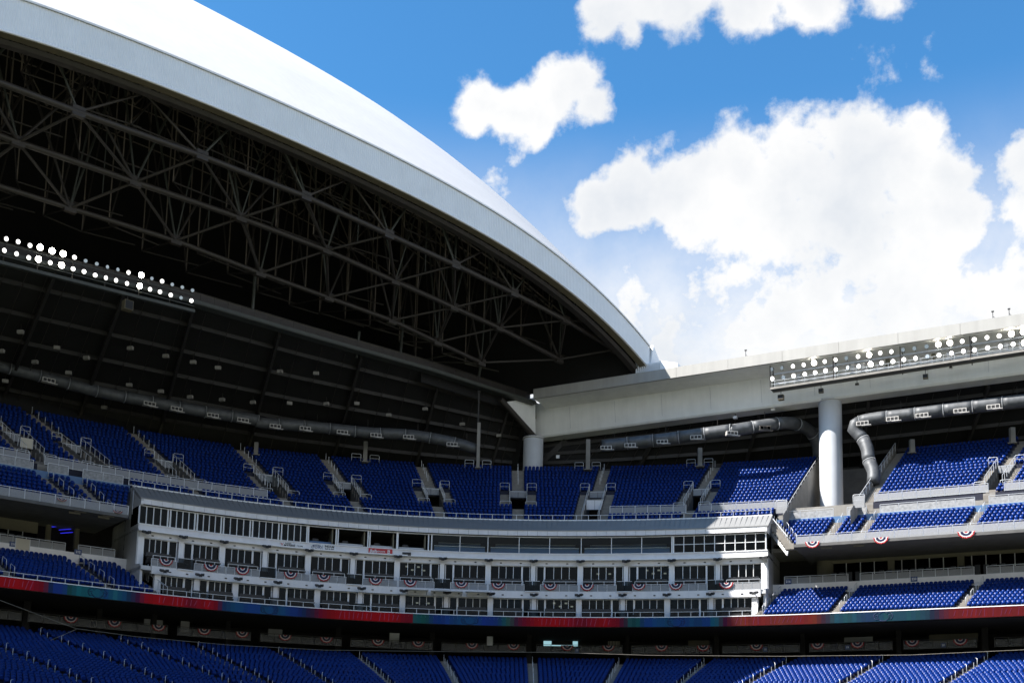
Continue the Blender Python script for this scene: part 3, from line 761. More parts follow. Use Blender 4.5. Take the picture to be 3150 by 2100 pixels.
def guard(name, label, t0, t1, d, z0, h, pitch, m='mesh', top=.12, parent=None, thick=.05, cat='railing', posts=True, base_rail=True, rm='rail'):
    """panelled guard: each infill panel and post is a piece of its own"""
    th = parent or thing(name, pos((t0+t1)/2, d, z0), label, cat)
    n = max(1, int(round(abs(t1-t0)/pitch)))
    for i in range(n):
        a, b = lerp(t0, t1, i/n), lerp(t0, t1, (i+1)/n)
        pa_, pb_ = pos(a, d, z0), pos(b, d, z0)
        ax = (pb_-pa_); L = np.linalg.norm(ax); u = ax/L
        if m: bar('panel', pa_+u*.06+np.array([0, 0, h*.5]), pb_-u*.06+np.array([0, 0, h*.5]), thick*.5, h*.92, m, th)
        if posts: bar('post', pa_+np.array([0, 0, -.05]), pa_+np.array([0, 0, h+top]), .07, .07, rm, th)
        if top: bar('top_rail', pa_+np.array([0, 0, h+top]), pb_+np.array([0, 0, h+top]), .07, .05, rm, th)
        if base_rail: bar('base_rail', pa_+np.array([0, 0, .02]), pb_+np.array([0, 0, .02]), .06, .05, rm, th)
    if posts:
        q = pos(t1, d, z0); bar('post', q+np.array([0, 0, -.05]), q+np.array([0, 0, h+top]), .07, .07, rm, th)
    return th

# -------- upper deck, centre and left
UA = [((-330, 1300), (-560, 1135)), ((-120, 1340), (-320, 1195)), ((104, 1397), (-30, 1270)), ((290, 1422), (93, 1269)), ((572, 1480), (410, 1331)), ((891, 1555), (742, 1385)), ((1111, 1574), (999, 1408)),
      ((1358, 1589), (1295, 1431)), ((1594, 1597), (1593, 1439)), ((1815, 1597), (1860, 1441)), ((2134, 1547), (2200, 1435)), ((2424, 1547), (2511, 1410))]
tPL = hit(427, 1590, 4.25)[0]; tPR = hit(2362, 1680, 4.25)[0]
UD = Deck(7.5, 37.0, 24.0, 48.75, 19, UA)
UH = {2: (.21, .5), 3: (.21, .5), 4: (.21, .5), 5: (.21, .5), 6: (.26, .53), 7: (.26, .53), 8: (.26, .53), 9: (.0, .53), 10: (.2, .5)}
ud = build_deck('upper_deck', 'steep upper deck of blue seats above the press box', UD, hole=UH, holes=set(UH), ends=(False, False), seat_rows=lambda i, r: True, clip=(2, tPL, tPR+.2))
def vomitory(D, i, hole, label, mid=False, glass=False):
    va, vb = hole; t0 = D.t(i, va); t1 = D.t(i, vb); rise = (D.z1-D.z0)/D.n
    rb = round(vb*D.n); vb2 = rb/D.n; zb = D.z0+(rb)*rise
    ra = math.ceil(va*D.n-.5); za = D.z0+max(0, ra-1)*rise
    d1 = lerp(D.d0, D.d1, vb2)-.04; d0_ = lerp(D.d0, D.d1, va); tm = D.t(i, vb2)
    th = thing('vomitory', pos(tm, d1, za), label, 'stair opening')
    w = 1.0
    T = ts(tm-w, tm+w, 1)
    # dark tunnel
    for nm, prof in (('tunnel_floor', box_prof(d0_, d1+3, za-.2, za)), ('tunnel_back', box_prof(d1+2.8, d1+3, za, zb))):
        sweep(nm, tm-w, tm+w, prof, 'dark', th, 1)
    sweep('header', tm-w, tm+w, box_prof(d1-.15, d1+.6, max(za+1.9, zb-1.1), zb-.02), 'concdark', th, 1)
    for sgn in (-1, 1):
        c = D.t(i, va); V = []
        rows_ = []
        for k in range(9):
            v = lerp(va, vb2, k/8); t = D.t(i, v)+sgn*1.0; zz = D.z0+(D.z1-D.z0)*v
            rows_.append((tuple(D.pt(t, v, za-.2)), tuple(D.pt(t, v, zz+.12))))
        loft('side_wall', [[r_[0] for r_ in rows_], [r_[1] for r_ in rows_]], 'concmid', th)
        # rail along the side wall with uprights
        prev = None
        for k in range(7):
            v = lerp(va+.02, vb2, k/6); t = D.t(i, v)+sgn*1.0; p = D.pt(t, v); bar('stair_post', p, p+np.array([0, 0, 1.05]), .05, .05, 'rail', th)
            if prev is not None: tube('stair_rail', prev+np.array([0, 0, 1.05]), p+np.array([0, 0, 1.05]), .035, 'rail', th)
            prev = p
        a = D.pt(D.t(i, vb2)+sgn*1.05, vb2, zb-rise*.0); b = D.pt(D.t(i, vb2)+sgn*2.1, vb2, zb)
        hoop('guard_hoop', a, b, 1.15, 'rail', th)
        if va > .05:
            a = D.pt(D.t(i, va)+sgn*.85, va, za); b = D.pt(D.t(i, va)+sgn*2.15, va, za)
            hoop('guard_hoop', a, b, 1.2, 'rail', th)
    for k in (-1, 1):
        a = pos(tm+(k-1)*.5*w+.02, d1-.2, zb-.55); b = pos(tm+(k+1)*.5*w-.02, d1-.2, zb-.55)
        bar('balustrade_panel', a, b, .04, .85, 'mesh', th)
    bar('balustrade_rail', pos(tm-w, d1-.2, zb-.1), pos(tm+w, d1-.2, zb-.1), .06, .06, 'rail', th)
    if mid:
        v = .33; zz = D.z0+(D.z1-D.z0)*v; d = lerp(D.d0, D.d1, v); t = D.t(i, v)
        for k in (-1, 1):
            bar('balustrade_panel', pos(t+(k-1)*.5*w, d, zz-.4), pos(t+(k+1)*.5*w-.03, d, zz-.4), .04, 1.3, 'tan' if False else 'walllight', th)
        bar('balustrade_rail', pos(t-w, d-.05, zz+.3), pos(t+w, d-.05, zz+.3), .06, .06, 'rail', th)
    return th
VL = {2: 'far left stair opening beside the pale screen in the upper deck', 3: 'stair opening above the left panelled railing, second from the left', 4: 'stair opening in the upper deck above the left press windows', 5: 'stair opening with glazed screen left of the middle of the upper deck',
      6: 'stair opening in the upper deck above the open broadcast booths', 7: 'stair opening just left of the straight central aisle', 8: 'central stair opening on the straight upright aisle of the upper deck', 9: 'stair opening with two stacked balustrades right of the central aisle', 10: 'partly sunlit stair opening in the right part of the upper deck'}
VOM = {}
for i, hh in UH.items(): VOM[i] = vomitory(UD, i, hh, VL[i], mid=(i == 9))
def board(D, x0, x1, y0, y1, m, parent, name):
    d, t = D.find((x0+x1)/2, y1); p, q = hit(x0, y1, d)[1], hit(x1, y1, d)[1]; h = (y1-y0)*p[1]/FPX
    bar(name, p+np.array([0, 0, h/2]), (q[0], q[1], p[2]+h/2), .06, h, m, parent)
    for e in (p, q): bar('screen_post', (e[0], e[1], p[2]), (e[0], e[1], p[2]+h), .07, .07, 'rail', parent)
board(UD, 62, 100, 1342, 1374, 'ply', VOM[2], 'pale_screen')
board(UD, 816, 856, 1462, 1492, 'clear', VOM[5], 'glazed_screen')
for i in VL:      # centre handrails of the upper aisles
    for k in range(5):
        v = .66+k*.07; p = UD.pt(UD.t(i, v), v); bar('aisle_rail', p, p+np.array([0, 0, .95]), .05, .05, 'rail', ud)
# right part beyond the column
UR = Deck(7.5, 37.0, 24.0, 48.75, 19, [((2681, 1522), (2789, 1360)), ((3060, 1484), (3150, 1350)), ((3420, 1440), (3570, 1270))])
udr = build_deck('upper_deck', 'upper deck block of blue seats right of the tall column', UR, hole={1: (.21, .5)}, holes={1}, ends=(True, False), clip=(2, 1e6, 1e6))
vomitory(UR, 1, (.21, .5), 'stair opening at the right edge of the upper deck')
# side walls / ramps at the gap round the column
for D, i, sg, nm in ((UD, len(UA)-1, 1, ud), (UR, 0, -1, udr)):
    rows_ = []
    for k in range(12):
        v = lerp(-.12, 1, k/11); t = D.t(i, v)+sg*.75; rows_.append((tuple(D.pt(t, v, 33.5)), tuple(D.pt(t, v)+np.array([0, 0, .9]))))
    loft('flank_wall', [[a for a, b in rows_], [b for a, b in rows_]], 'concrete', nm)
    prev = None
    for k in range(14):
        v = lerp(.02, .98, k/13); p = D.pt(D.t(i, v)+sg*.72, v); bar('flank_post', p, p+np.array([0, 0, 1.15]), .06, .06, 'rail', nm)
        if prev is not None:
            tube('flank_rail', prev+np.array([0, 0, 1.15]), p+np.array([0, 0, 1.15]), .04, 'rail', nm); tube('flank_rail', prev+np.array([0, 0, .6]), p+np.array([0, 0, .6]), .03, 'rail', nm)
        prev = p
    # end cage
    a = D.pt(D.t(i, -.03)+sg*.2, -.03, 37.2); block('gate_panel', a+np.array([0, 0, .7]), tan(D.t(i, 0)), 1.3, .05, 1.5, 'mesh', nm)
    hoop('gate_hoop', a-np.array([*tan(D.t(i, 0)), 0])*.7, a+np.array([*tan(D.t(i, 0)), 0])*.7, 1.6, 'rail', nm)
gw = thing('gap_wall', pos(156, 24, 38), 'grey concrete wall behind the tall column', 'wall')
tg0, tg1 = UD.t(len(UA)-1, .9)-1, UR.t(0, .9)+1
zg1, zg2 = zat(2640, 1545, 24.5), zat(2640, 1440, 24.5)
sweep('lower_band', tg0, tg1, box_prof(24.4, 25, 30, zg1), 'concrete', gw, 2)
sweep('upper_band', tg0, tg1, box_prof(24.6, 25, zg1, zg2), 'concmid', gw, 2)
sweep('floor_slab', tg0-2, tg1+2, box_prof(8.4, 25, 32.4, 32.9), 'concrete', gw, 2)
# -------- side tiers (level with the press box roof)
TA_R = [((2452, 1690), (2372, 1590)), ((2520, 1690), (2588, 1590)), ((2625, 1676), (2690, 1582)), ((2968, 1640), (3022, 1560)), ((3330, 1600), (3390, 1520))]
TR_ = Deck(1.2, 31.75, 8.2, 36.2, 8, TA_R)
TR_.tf[0] = TR_.tf[0]; 
tR = build_deck('side_tier', 'sunlit tier of blue seats right of the press box roof', TR_, ends=(False, False), hw=.65)
TA_L = [((-420, 1430), (-520, 1330)), ((-150, 1480), (-230, 1370)), ((230, 1545), (118, 1450)), ((330, 1570), (228, 1470)), ((392, 1590), (400, 1500))]
TL_ = Deck(1.2, 31.95, 8.2, 36.9, 8, TA_L)
tL = build_deck('side_tier', 'shaded tier of blue seats left of the press box roof', TL_, ends=(False, False), hw=.65)
for D, th, lab in ((TR_, tR, 'right'), (TL_, tL, 'left')):
    n = len(D.tf)-1
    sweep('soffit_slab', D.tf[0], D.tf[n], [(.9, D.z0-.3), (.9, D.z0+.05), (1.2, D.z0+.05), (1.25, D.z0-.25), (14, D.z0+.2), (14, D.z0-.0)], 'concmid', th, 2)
    # bulkhead behind the top row
    sweep('rear_bulkhead', D.tb[0], D.tb[n], box_prof(8.2, 8.4, D.z1-.6, D.z1+.55), 'seatwall', th, 2) if False else sweep('rear_bulkhead', D.tb[0], D.tb[n], box_prof(8.2, 8.4, D.z1-.6, D.z1+.35), 'bluecounter', th, 2)
    sweep('front_wall', D.tb[0], D.tb[n], box_prof(9.26, 9.5, D.z1-.6, 38.2), 'concrete', th, 2)
    sweep('cross_aisle', D.tb[0], D.tb[n], box_prof(8.4, 9.3, D.z1-.6, D.z1-.1), 'concrete', th, 2)
guard('front_guard', 'panelled railing along the front of the right side tier', TR_.tf[0]+.3, TR_.tf[4], 1.0, 31.75, 1.0, 1.6)
guard('front_guard', 'panelled railing along the front of the left side tier', TL_.tf[0], TL_.tf[4], 1.0, 31.95, 1.0, 1.6)
# printed panel guards behind the top rows
for D, segs, lab in ((TR_, [(0, 1, 'above the short block beside the press box roof'), (1, 2, 'above the narrow block by the column'), (2, 3, 'above the wide right block of the side tier'), (3, 4, 'above the block at the right edge')], 'right'), (TL_, [(0, 1, 'beyond the left edge'), (1, 2, 'above the left block at the left edge'), (2, 3, 'above the narrow left block'), (3, 4, 'above the block touching the press box roof at left')], 'left')):
    for a, b, s in segs:
        if 'beyond' in s: continue
        t0, t1 = D.tb[a]+.8, D.tb[b]-.8
        if t1-t0 > 1: guard('printed_guard', 'railing of printed panels %s' % s, t0, t1, 8.3, D.z1+.35, .95, 2.0, m='meshpic')
# plain panel guard in front of the first upper-deck row at the sides
def zdk(d): return 37.0+(d-7.5)/16.5*11.75
def gseg(xa, xb, y, lab, d=9.2, dz=.1):
    z = zdk(d)+dz; guard('deck_guard', lab, tx(xa, d, z), tx(xb, d, z), d, z, .95, 1.55)
gseg(-200, 90, 0, 'pale panel railing at the far left under the upper deck')
gseg(137, 822, 0, 'long pale panel railing under the upper deck left of centre')
gseg(1876, 2110, 0, 'pale panel railing under the upper deck right of the double balustrade')
gseg(2150, 2420, 0, 'sunlit pale panel railing under the upper deck beside the column')
gseg(2690, 3040, 0, 'pale panel railing under the upper deck block right of the column')
gseg(3090, 3330, 0, 'pale panel railing at the right edge under the upper deck')

# -------- club tiers (just above the ribbon board)
CA_R = [((2330, 1890), (2412, 1800)), ((2568, 1880), (2635, 1800)), ((2952, 1868), (3020, 1785)), ((3330, 1850), (3400, 1770))]
CR_ = Deck(.35, 23.2, 8.0, 27.3, 9, CA_R)
cR = build_deck('club_tier', 'tier of blue seats above the ribbon board right of the press box', CR_, ends=(True, False), hw=.62, seat_pitch=.5)
CA_L = [((-350, 1730), (-480, 1590)), ((20, 1760), (-100, 1650)), ((330, 1800), (175, 1690)), ((500, 1830), (330, 1712))]
CL_ = Deck(.35, 23.2, 8.0, 27.3, 9, CA_L)
cL = build_deck('club_tier', 'shaded tier of blue seats above the ribbon board at left', CL_, ends=(False, True), hw=.62, seat_pitch=.5)
for D, th in ((CR_, cR), (CL_, cL)):
    n = len(D.tf)-1
    sweep('knee_wall', D.tb[0]-.6, D.tb[n]+.6, box_prof(8.0, 8.2, 26.6, 28.2), 'walllight', th, 2)
    sweep('concourse_floor', D.tb[0]-4, D.tb[n]+4, box_prof(8.2, 14, 27.6, 27.9), 'dark', th, 2)
zc = 28.22
for D, a, b, lab in ((CR_, 0, 1, 'railing with a section number behind the club seats beside the press box'), (CR_, 1, 2, 'railing with a section number behind the wide right club block'), (CR_, 2, 3, 'railing behind the club block at the right edge'),
                     (CL_, 1, 2, 'railing behind the left club block'), (CL_, 2, 3, 'railing behind the left club block nearest the press box'), (CL_, 0, 1, None)):
    if lab is None: continue
    guard('club_guard', lab, D.tb[a]+.7, D.tb[b]-.7, 8.1, zc, .85, 1.5)
# rear facade of the club concourses: tan wall, glazing, door frames
for side, t0, t1, xs in (('right', tx(2560, 12, 29), tx(3500, 12, 29), None), ('left', tx(-300, 12, 29), tx(112, 12, 29), None)):
    f = thing('club_suites', pos((t0+t1)/2, 12, 27.9), 'shaded tan suite front with dark glazing behind the %s club seats' % side, 'suite')
    zw = zat(2750, 1722, 12) if side == 'right' else zat(60, 1632, 12)
    sweep('wall_band', t0, t1, box_prof(12, 12.3, zw, 33.2), 'tan', f, 2)
    n = int((t1-t0)/1.55)
    for i in range(n):
        a, b = lerp(t0, t1, i/n), lerp(t0, t1, (i+1)/n)
        if i % 5 == 4:
            bar('pilaster', pos(a+.4, 11.9, 27.9), pos(a+.4, 11.9, zw+.03), .8, .3, 'tan', f, up=(*nrm(a), 0)); continue
        bar('pane', pos(a+.05, 12.1, (27.9+zw)/2), pos(b-.05, 12.1, (27.9+zw)/2), .02, zw-27.95, 'glass', f)
        bar('mullion', pos(a, 12.05, 27.9), pos(a, 12.05, zw+.02), .09, .1, 'mull', f)
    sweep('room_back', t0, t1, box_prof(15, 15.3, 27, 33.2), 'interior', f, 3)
    n2 = int((t1-t0)/.9)
    for i in range(n2):
        t = lerp(t0, t1, (i+.5)/n2)
        if i % 9 in (4, 5): continue
        q = pos(t, 10.2, 28.0); 
        block('counter_stool', q+np.array([0, 0, 1.0]), tan(t), .55, .5, 1.5, 'blackfab', f)
dk = thing('dark_passage', pos(150, 14, 28), 'unlit passage between the press box and the right suites', 'passage')
sweep('back', tx(2380, 15, 29), tx(2600, 15, 29), box_prof(15, 15.2, 27, 33.2), 'interior', dk, 2)
bar('round_pier', hit(2545, 1770, 13)[1]*[1, 1, 0]+np.array([0, 0, 27.8]), hit(2545, 1770, 13)[1]*[1, 1, 0]+np.array([0, 0, 31.8]), 1.3, 1.3, 'tan', dk, kind='round')
sweep('ceiling', tx(2380, 8, 31), tx(3500, 8, 31), box_prof(8.5, 15, 33.2, 33.4), 'dark', dk, 3)
dk2 = thing('dark_passage', pos(70, 14, 28), 'unlit passage with blue light tubes left of the press box', 'passage')
sweep('back', tx(100, 15, 29), tx(440, 15, 29), box_prof(15, 15.2, 27, 33.2), 'interior', dk2, 2)
sweep('ceiling', tx(-300, 8, 31), tx(440, 8, 31), box_prof(8.5, 15, 33.2, 33.4), 'dark', dk2, 3)
for x, y in ((168, 1619), (195, 1628), (200, 1638)):
    a, b = hit(x-14, y+1, 13)[1], hit(x+24, y-2, 13)[1]; tube('light_tube', a, b, .05, 'bluetube', dk2)
for x, y0, y1 in ((152, 1590, 1680), (237, 1625, 1690)):
    a, b = hit(x, y0, 12.5)[1], hit(x, y1, 12.5)[1]; b[:2] = a[:2]; tube('pier', a, b, .35, 'tan', dk2)
# left end stair edge of the right side tier
ed = thing('tier_end_stair', pos(TR_.tf[0], 1, 31), 'pale concrete stair edge at the left end of the sunlit side tier', 'stair')
for r in range(8):
    v0 = r/8; t = lerp(TR_.tf[0], TR_.tb[0], v0); p = TR_.pt(t-.55, v0+.06); block('step', p+np.array([0, 0, -.35]), nrm(t), .86, 1.1, .7, 'concbright', ed)
    bar('stair_post', p+np.array([0, 0, 0]), p+np.array([0, 0, 1.1]), .06, .06, 'rail', ed)
a, b = TR_.pt(TR_.tf[0]-.75, 0)+np.array([0, 0, 1.1]), TR_.pt(TR_.tb[0]-.75, 1)+np.array([0, 0, 1.1]); tube('stair_rail', a, b, .06, 'rail', ed)
bar('stringer', a-np.array([0, 0, 2.1]), b-np.array([0, 0, 2.1]), .12, .5, 'trim', ed)

# -------- lower bowl
LA = [((-190, 2097), (-560, 1880)), ((0, 2105), (-330, 1930)), ((211, 2084), (0, 1997)), ((427, 2072), (91, 1943)), ((655, 2084), (340, 1966)), ((800, 2090), (564, 1976)), ((998, 2097), (804, 1985)), ((1189, 2097), (1061, 1993)), ((1400, 2097), (1342, 2001)), ((1641, 2097), (1634, 2007)),
      ((1875, 2097), (1926, 2007)), ((2109, 2093), (2200, 2019)), ((2319, 2097), (2453, 2026)), ((2613, 2097), (2743, 2021)), ((2926, 2097), (3082, 2003)), ((3250, 2090), (3430, 1990)), ((3560, 2080), (3760, 1970))]
ZLB = Zc(2012, 6.0)-.85
LD = Deck(-20.88, ZLB-26.88*.37, 6.0, ZLB, 32, LA)
lwr = build_deck('lower_bowl', 'broad lower bowl of blue seats along the bottom edge', LD, ends=(False, False), hw=.62, seat_pitch=.535, stair='concrete')
for i in range(1, len(LA)-1):
    for r in range(32):
        v = (r+.3)/32; p = LD.pt(LD.t(i, v), v)
        if r % 3 == 0: hoopp = pipe('aisle_rail', [p, p+np.array([0, 0, .9]), p+np.array([nrm(100)[0]*.1, .25, 1.0]), p+np.array([0, .5, 1.0])], .035, 'rail', lwr, n=5)
        elif r % 3 == 2: bar('aisle_post', p, p+np.array([0, 0, .7]), .05, .05, 'rail', lwr)
# concourse behind the lower bowl
tl0, tl1 = TG[4], TG[-5]
cc = thing('lower_concourse', pos(116, 8, 18), 'unlit open concourse under the ribbon board', 'concourse')
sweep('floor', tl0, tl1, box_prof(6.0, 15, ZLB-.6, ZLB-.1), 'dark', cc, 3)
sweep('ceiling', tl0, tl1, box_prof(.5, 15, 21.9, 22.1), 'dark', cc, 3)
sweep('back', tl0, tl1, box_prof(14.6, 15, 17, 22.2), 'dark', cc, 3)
nb = 0
DG = 7.0; zg = Zc(2005, DG)
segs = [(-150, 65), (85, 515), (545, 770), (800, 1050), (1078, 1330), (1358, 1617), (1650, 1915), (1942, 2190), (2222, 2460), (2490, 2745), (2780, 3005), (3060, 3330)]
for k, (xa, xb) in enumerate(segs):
    guard('concourse_guard', 'shaded panel railing behind the lower bowl, %s from the left edge' % ORD[k], tx(xa, DG, zg), tx(xb, DG, zg), DG, zg, .95, 1.6, m='wire', rm='concmid')  # panels and rails in darker colours stand in for the overhang's shade
# things glimpsed in the gloom
def plate(name, label, x0, y0, x1, y1, d, m, cat, dep=.2):
    t, p = hit((x0+x1)/2, (y0+y1)/2, d); w = (x1-x0)*p[1]/FPX; h = (y1-y0)*p[1]/FPX
    th = thing(name, p-np.array([0, 0, h/2]), label, cat); ax = tan(t)
    block('board', p, ax, w, dep, h, m, th)
    for s in (-1, 1): block('frame', p+np.array([*ax, 0])*s*(w/2+.04), ax, .08, dep+.04, h+.1, 'black', th)
    return th, p, ax, w, h
plate('menu_board', 'pale blank panel in the concourse below the third railing', 443, 1896, 500, 1922, 13, 'wallgrey', 'panel')
plate('menu_board', 'pale upright panel beside the concourse doorway at left', 555, 1905, 582, 1944, 12, 'wallgrey', 'panel')
plate('menu_board', 'grey panel left of centre deep in the concourse', 825, 1932, 868, 1955, 13, 'wallgrey', 'panel')
plate('menu_board', 'bright white panel behind the concourse railing left of centre', 1198, 1946, 1228, 1975, 9, 'signwhite', 'panel')
plate('menu_board', 'white upright panel just left of the glazed doorway', 1498, 1956, 1516, 1984, 7, 'signwhite', 'panel')
plate('menu_board', 'pale panel in the concourse below the teal ribbon at right', 2598, 1948, 2684, 1974, 13, 'wallgrey', 'panel')
plate('menu_board', 'wide tan panel in the concourse at the right', 2862, 1926, 3004, 1974, 13, 'tan', 'panel')
plate('menu_board', 'tan panel in the concourse under the right end of the press box', 2117, 1942, 2182, 1988, 13, 'tan', 'panel')
th, p, ax, w, h = plate('glazed_doorway', 'bright glazed doorway seen through the concourse', 1672, 1942, 1778, 1986, 14.2, 'screen', 'doorway')
for k in range(5): block('glazing_bar', p+np.array([*ax, 0])*(-w/2+.25+k*.22)+np.array([0, 0, .5]), ax, .05, .3, h*.6, 'black', th)
for k in range(4): block('glazing_bar', p+np.array([*ax, 0])*(-w/2+.6)+np.array([0, 0, -.1+k*.22]), ax, 1.2, .3, .05, 'black', th)
block('counter_shade', p+np.array([*ax, 0])*(.2)-np.array([0, 0, h*.28]), ax, w*.62, .34, h*.3, 'black', th)
block('counter_shade', p+np.array([*ax, 0])*(w*.36)+np.array([0, 0, h*.2]), ax, w*.26, .34, h*.42, 'black', th)
th, p, ax, w, h = plate('glazed_doorway', 'small bright window behind the concourse railing right of the doorway', 1870, 1971, 1906, 1990, 11, 'ply', 'window')
for k in range(4): block('glazing_bar', p+np.array([*ax, 0])*(-w/2+w*(k+.5)/4), ax, .07, .26, h, 'black', th)
th, p, ax, w, h = plate('glazed_doorway', 'dim blue window in the concourse at right of the press box', 2228, 1950, 2262, 1966, 13.5, 'screen', 'window')
for x, w_ in ((470, 30), (700, 26), (1040, 30), (1330, 30), (1628, 30), (1930, 26), (2205, 30), (2470, 26), (2765, 28), (3030, 36), (75, 40), (300, 30)):
    t, p = hit(x, 1950, 8); q = p*[1, 1, 0]
    bar('pier', q+np.array([0, 0, 17.6]), q+np.array([0, 0, 22]), w_*.02, .6, 'dark', cc, up=(*nrm(t), 0))
# ------------------------------------------------------------------ press box
ZS1, ZS1T, ZB2, ZB2T, ZS2T, ZCO, ZP0, ZP1, ZF, ZT = 23.2, 25.82, 26.7, 27.6, 30.4, 31.1, 31.95, 34.12, 34.9, 37.0
DS1, DB2, DS2, DP, DFA = 2.7, 2.0, 4.7, 4.25, 3.8
if DEBUG: print('press ends', tPL, tPR, hit(481, 1840, DS1)[0], hit(2325, 1860, DS1)[0], hit(429, 1690, DS2)[0], hit(2352, 1760, DS2)[0])
pb = thing('press_box', pos((tPL+tPR)/2, DP, ZS1), 'curved grey press box with three storeys of windows and suites', 'press box')
# slabs
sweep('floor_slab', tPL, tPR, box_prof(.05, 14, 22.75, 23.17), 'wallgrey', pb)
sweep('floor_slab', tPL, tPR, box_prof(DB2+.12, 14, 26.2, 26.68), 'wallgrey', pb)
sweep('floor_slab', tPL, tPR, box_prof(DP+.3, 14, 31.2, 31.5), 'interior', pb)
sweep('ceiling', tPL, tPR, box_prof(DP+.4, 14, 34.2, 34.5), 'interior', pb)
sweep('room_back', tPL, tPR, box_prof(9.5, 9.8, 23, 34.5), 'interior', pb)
# solid bands
sweep('balcony_fascia', tPL+1.2, tPR-.6, box_prof(DB2, DB2+.6, ZS1T, ZB2), 'walllight', pb)
sweep('suite_lintel', tPL, tPR, box_prof(DS2-.25, DS2+.3, ZS2T, ZCO), 'walllight', pb)
sweep('cornice', tPL, tPR, box_prof(DP-.32, DP+.2, ZCO, ZCO+.16), 'trim', pb)
sweep('spandrel', tPL, tPR, box_prof(DP-.1, DP+.25, ZCO+.16, ZP0-.06), 'walllight', pb)
sweep('sill', tPL, tPR, box_prof(DP-.2, DP+.2, ZP0-.06, ZP0+.04), 'trim', pb)
sweep('head_trim', tPL, tPR, box_prof(DP-.1, DP+.2, ZP1-.05, ZP1+.06), 'trim', pb)
sweep('roof', tPL-.1, tPR+.15, [(DFA-.12, ZF-.04), (DFA-.12, ZF+.06), (7.3, ZT), (7.45, ZT), (7.45, ZT-.4), (DFA+.4, ZF-.04)], 'roofgrey', pb)
sweep('roof_ridge_cap', tPL-.1, tPR+.15, box_prof(7.2, 7.5, ZT-.02, ZT+.1), 'trim', pb)
nf = 62
for i in range(nf):
    a, b = lerp(tPL, tPR, i/nf), lerp(tPL, tPR, (i+1)/nf)
    bar('fascia_panel', pos(a+.012, DFA, (ZF+ZP1)/2+.05), pos(b-.012, DFA, (ZF+ZP1)/2+.05), .12, ZF-ZP1-.14, 'walllight', pb)
for i in range(125):
    t = lerp(tPL, tPR, (i+.5)/125); bar('roof_seam', pos(t, DFA, ZF+.1), pos(t, 7.2, ZT+.03), .05, .07, 'roofgrey', pb)
# end walls
for t, s in ((tPL, -1), (tPR, 1)):
    V = [pos(t, d, z) for d, z in ((2.3, 23.0), (DB2+.5, ZB2+.2), (DS2-.3, ZB2+.4), (DS2-.3, ZCO), (DP-.1, ZCO), (DP-.1, ZP0), (DP+3.0, ZP0), (DP+3.0, ZP1), (DFA, ZP1), (DFA-.1, ZF), (7.45, ZT), (15, ZT), (15, 23.0))]
    W = [v+np.array([*tan(t), 0])*s*-.3 for v in V]; n = len(V)
    mesh_obj('end_wall', V+W, [tuple(range(n)), tuple(range(n, 2*n))[::-1]]+[(i, (i+1) % n, n+(i+1) % n, n+i) for i in range(n)], 'wallgrey', pb)
    e0, e1 = pos(t+s*.02, DP-.1, 0), pos(t+s*.02, DP+3, 0)
    bar('corner_pane', e0+np.array([0, 0, (ZP0+ZP1)/2]), e1+np.array([0, 0, (ZP0+ZP1)/2]), .03, ZP1-ZP0, 'glass', pb)
def T1(x, y, d): return hit(x, y, d)[0]
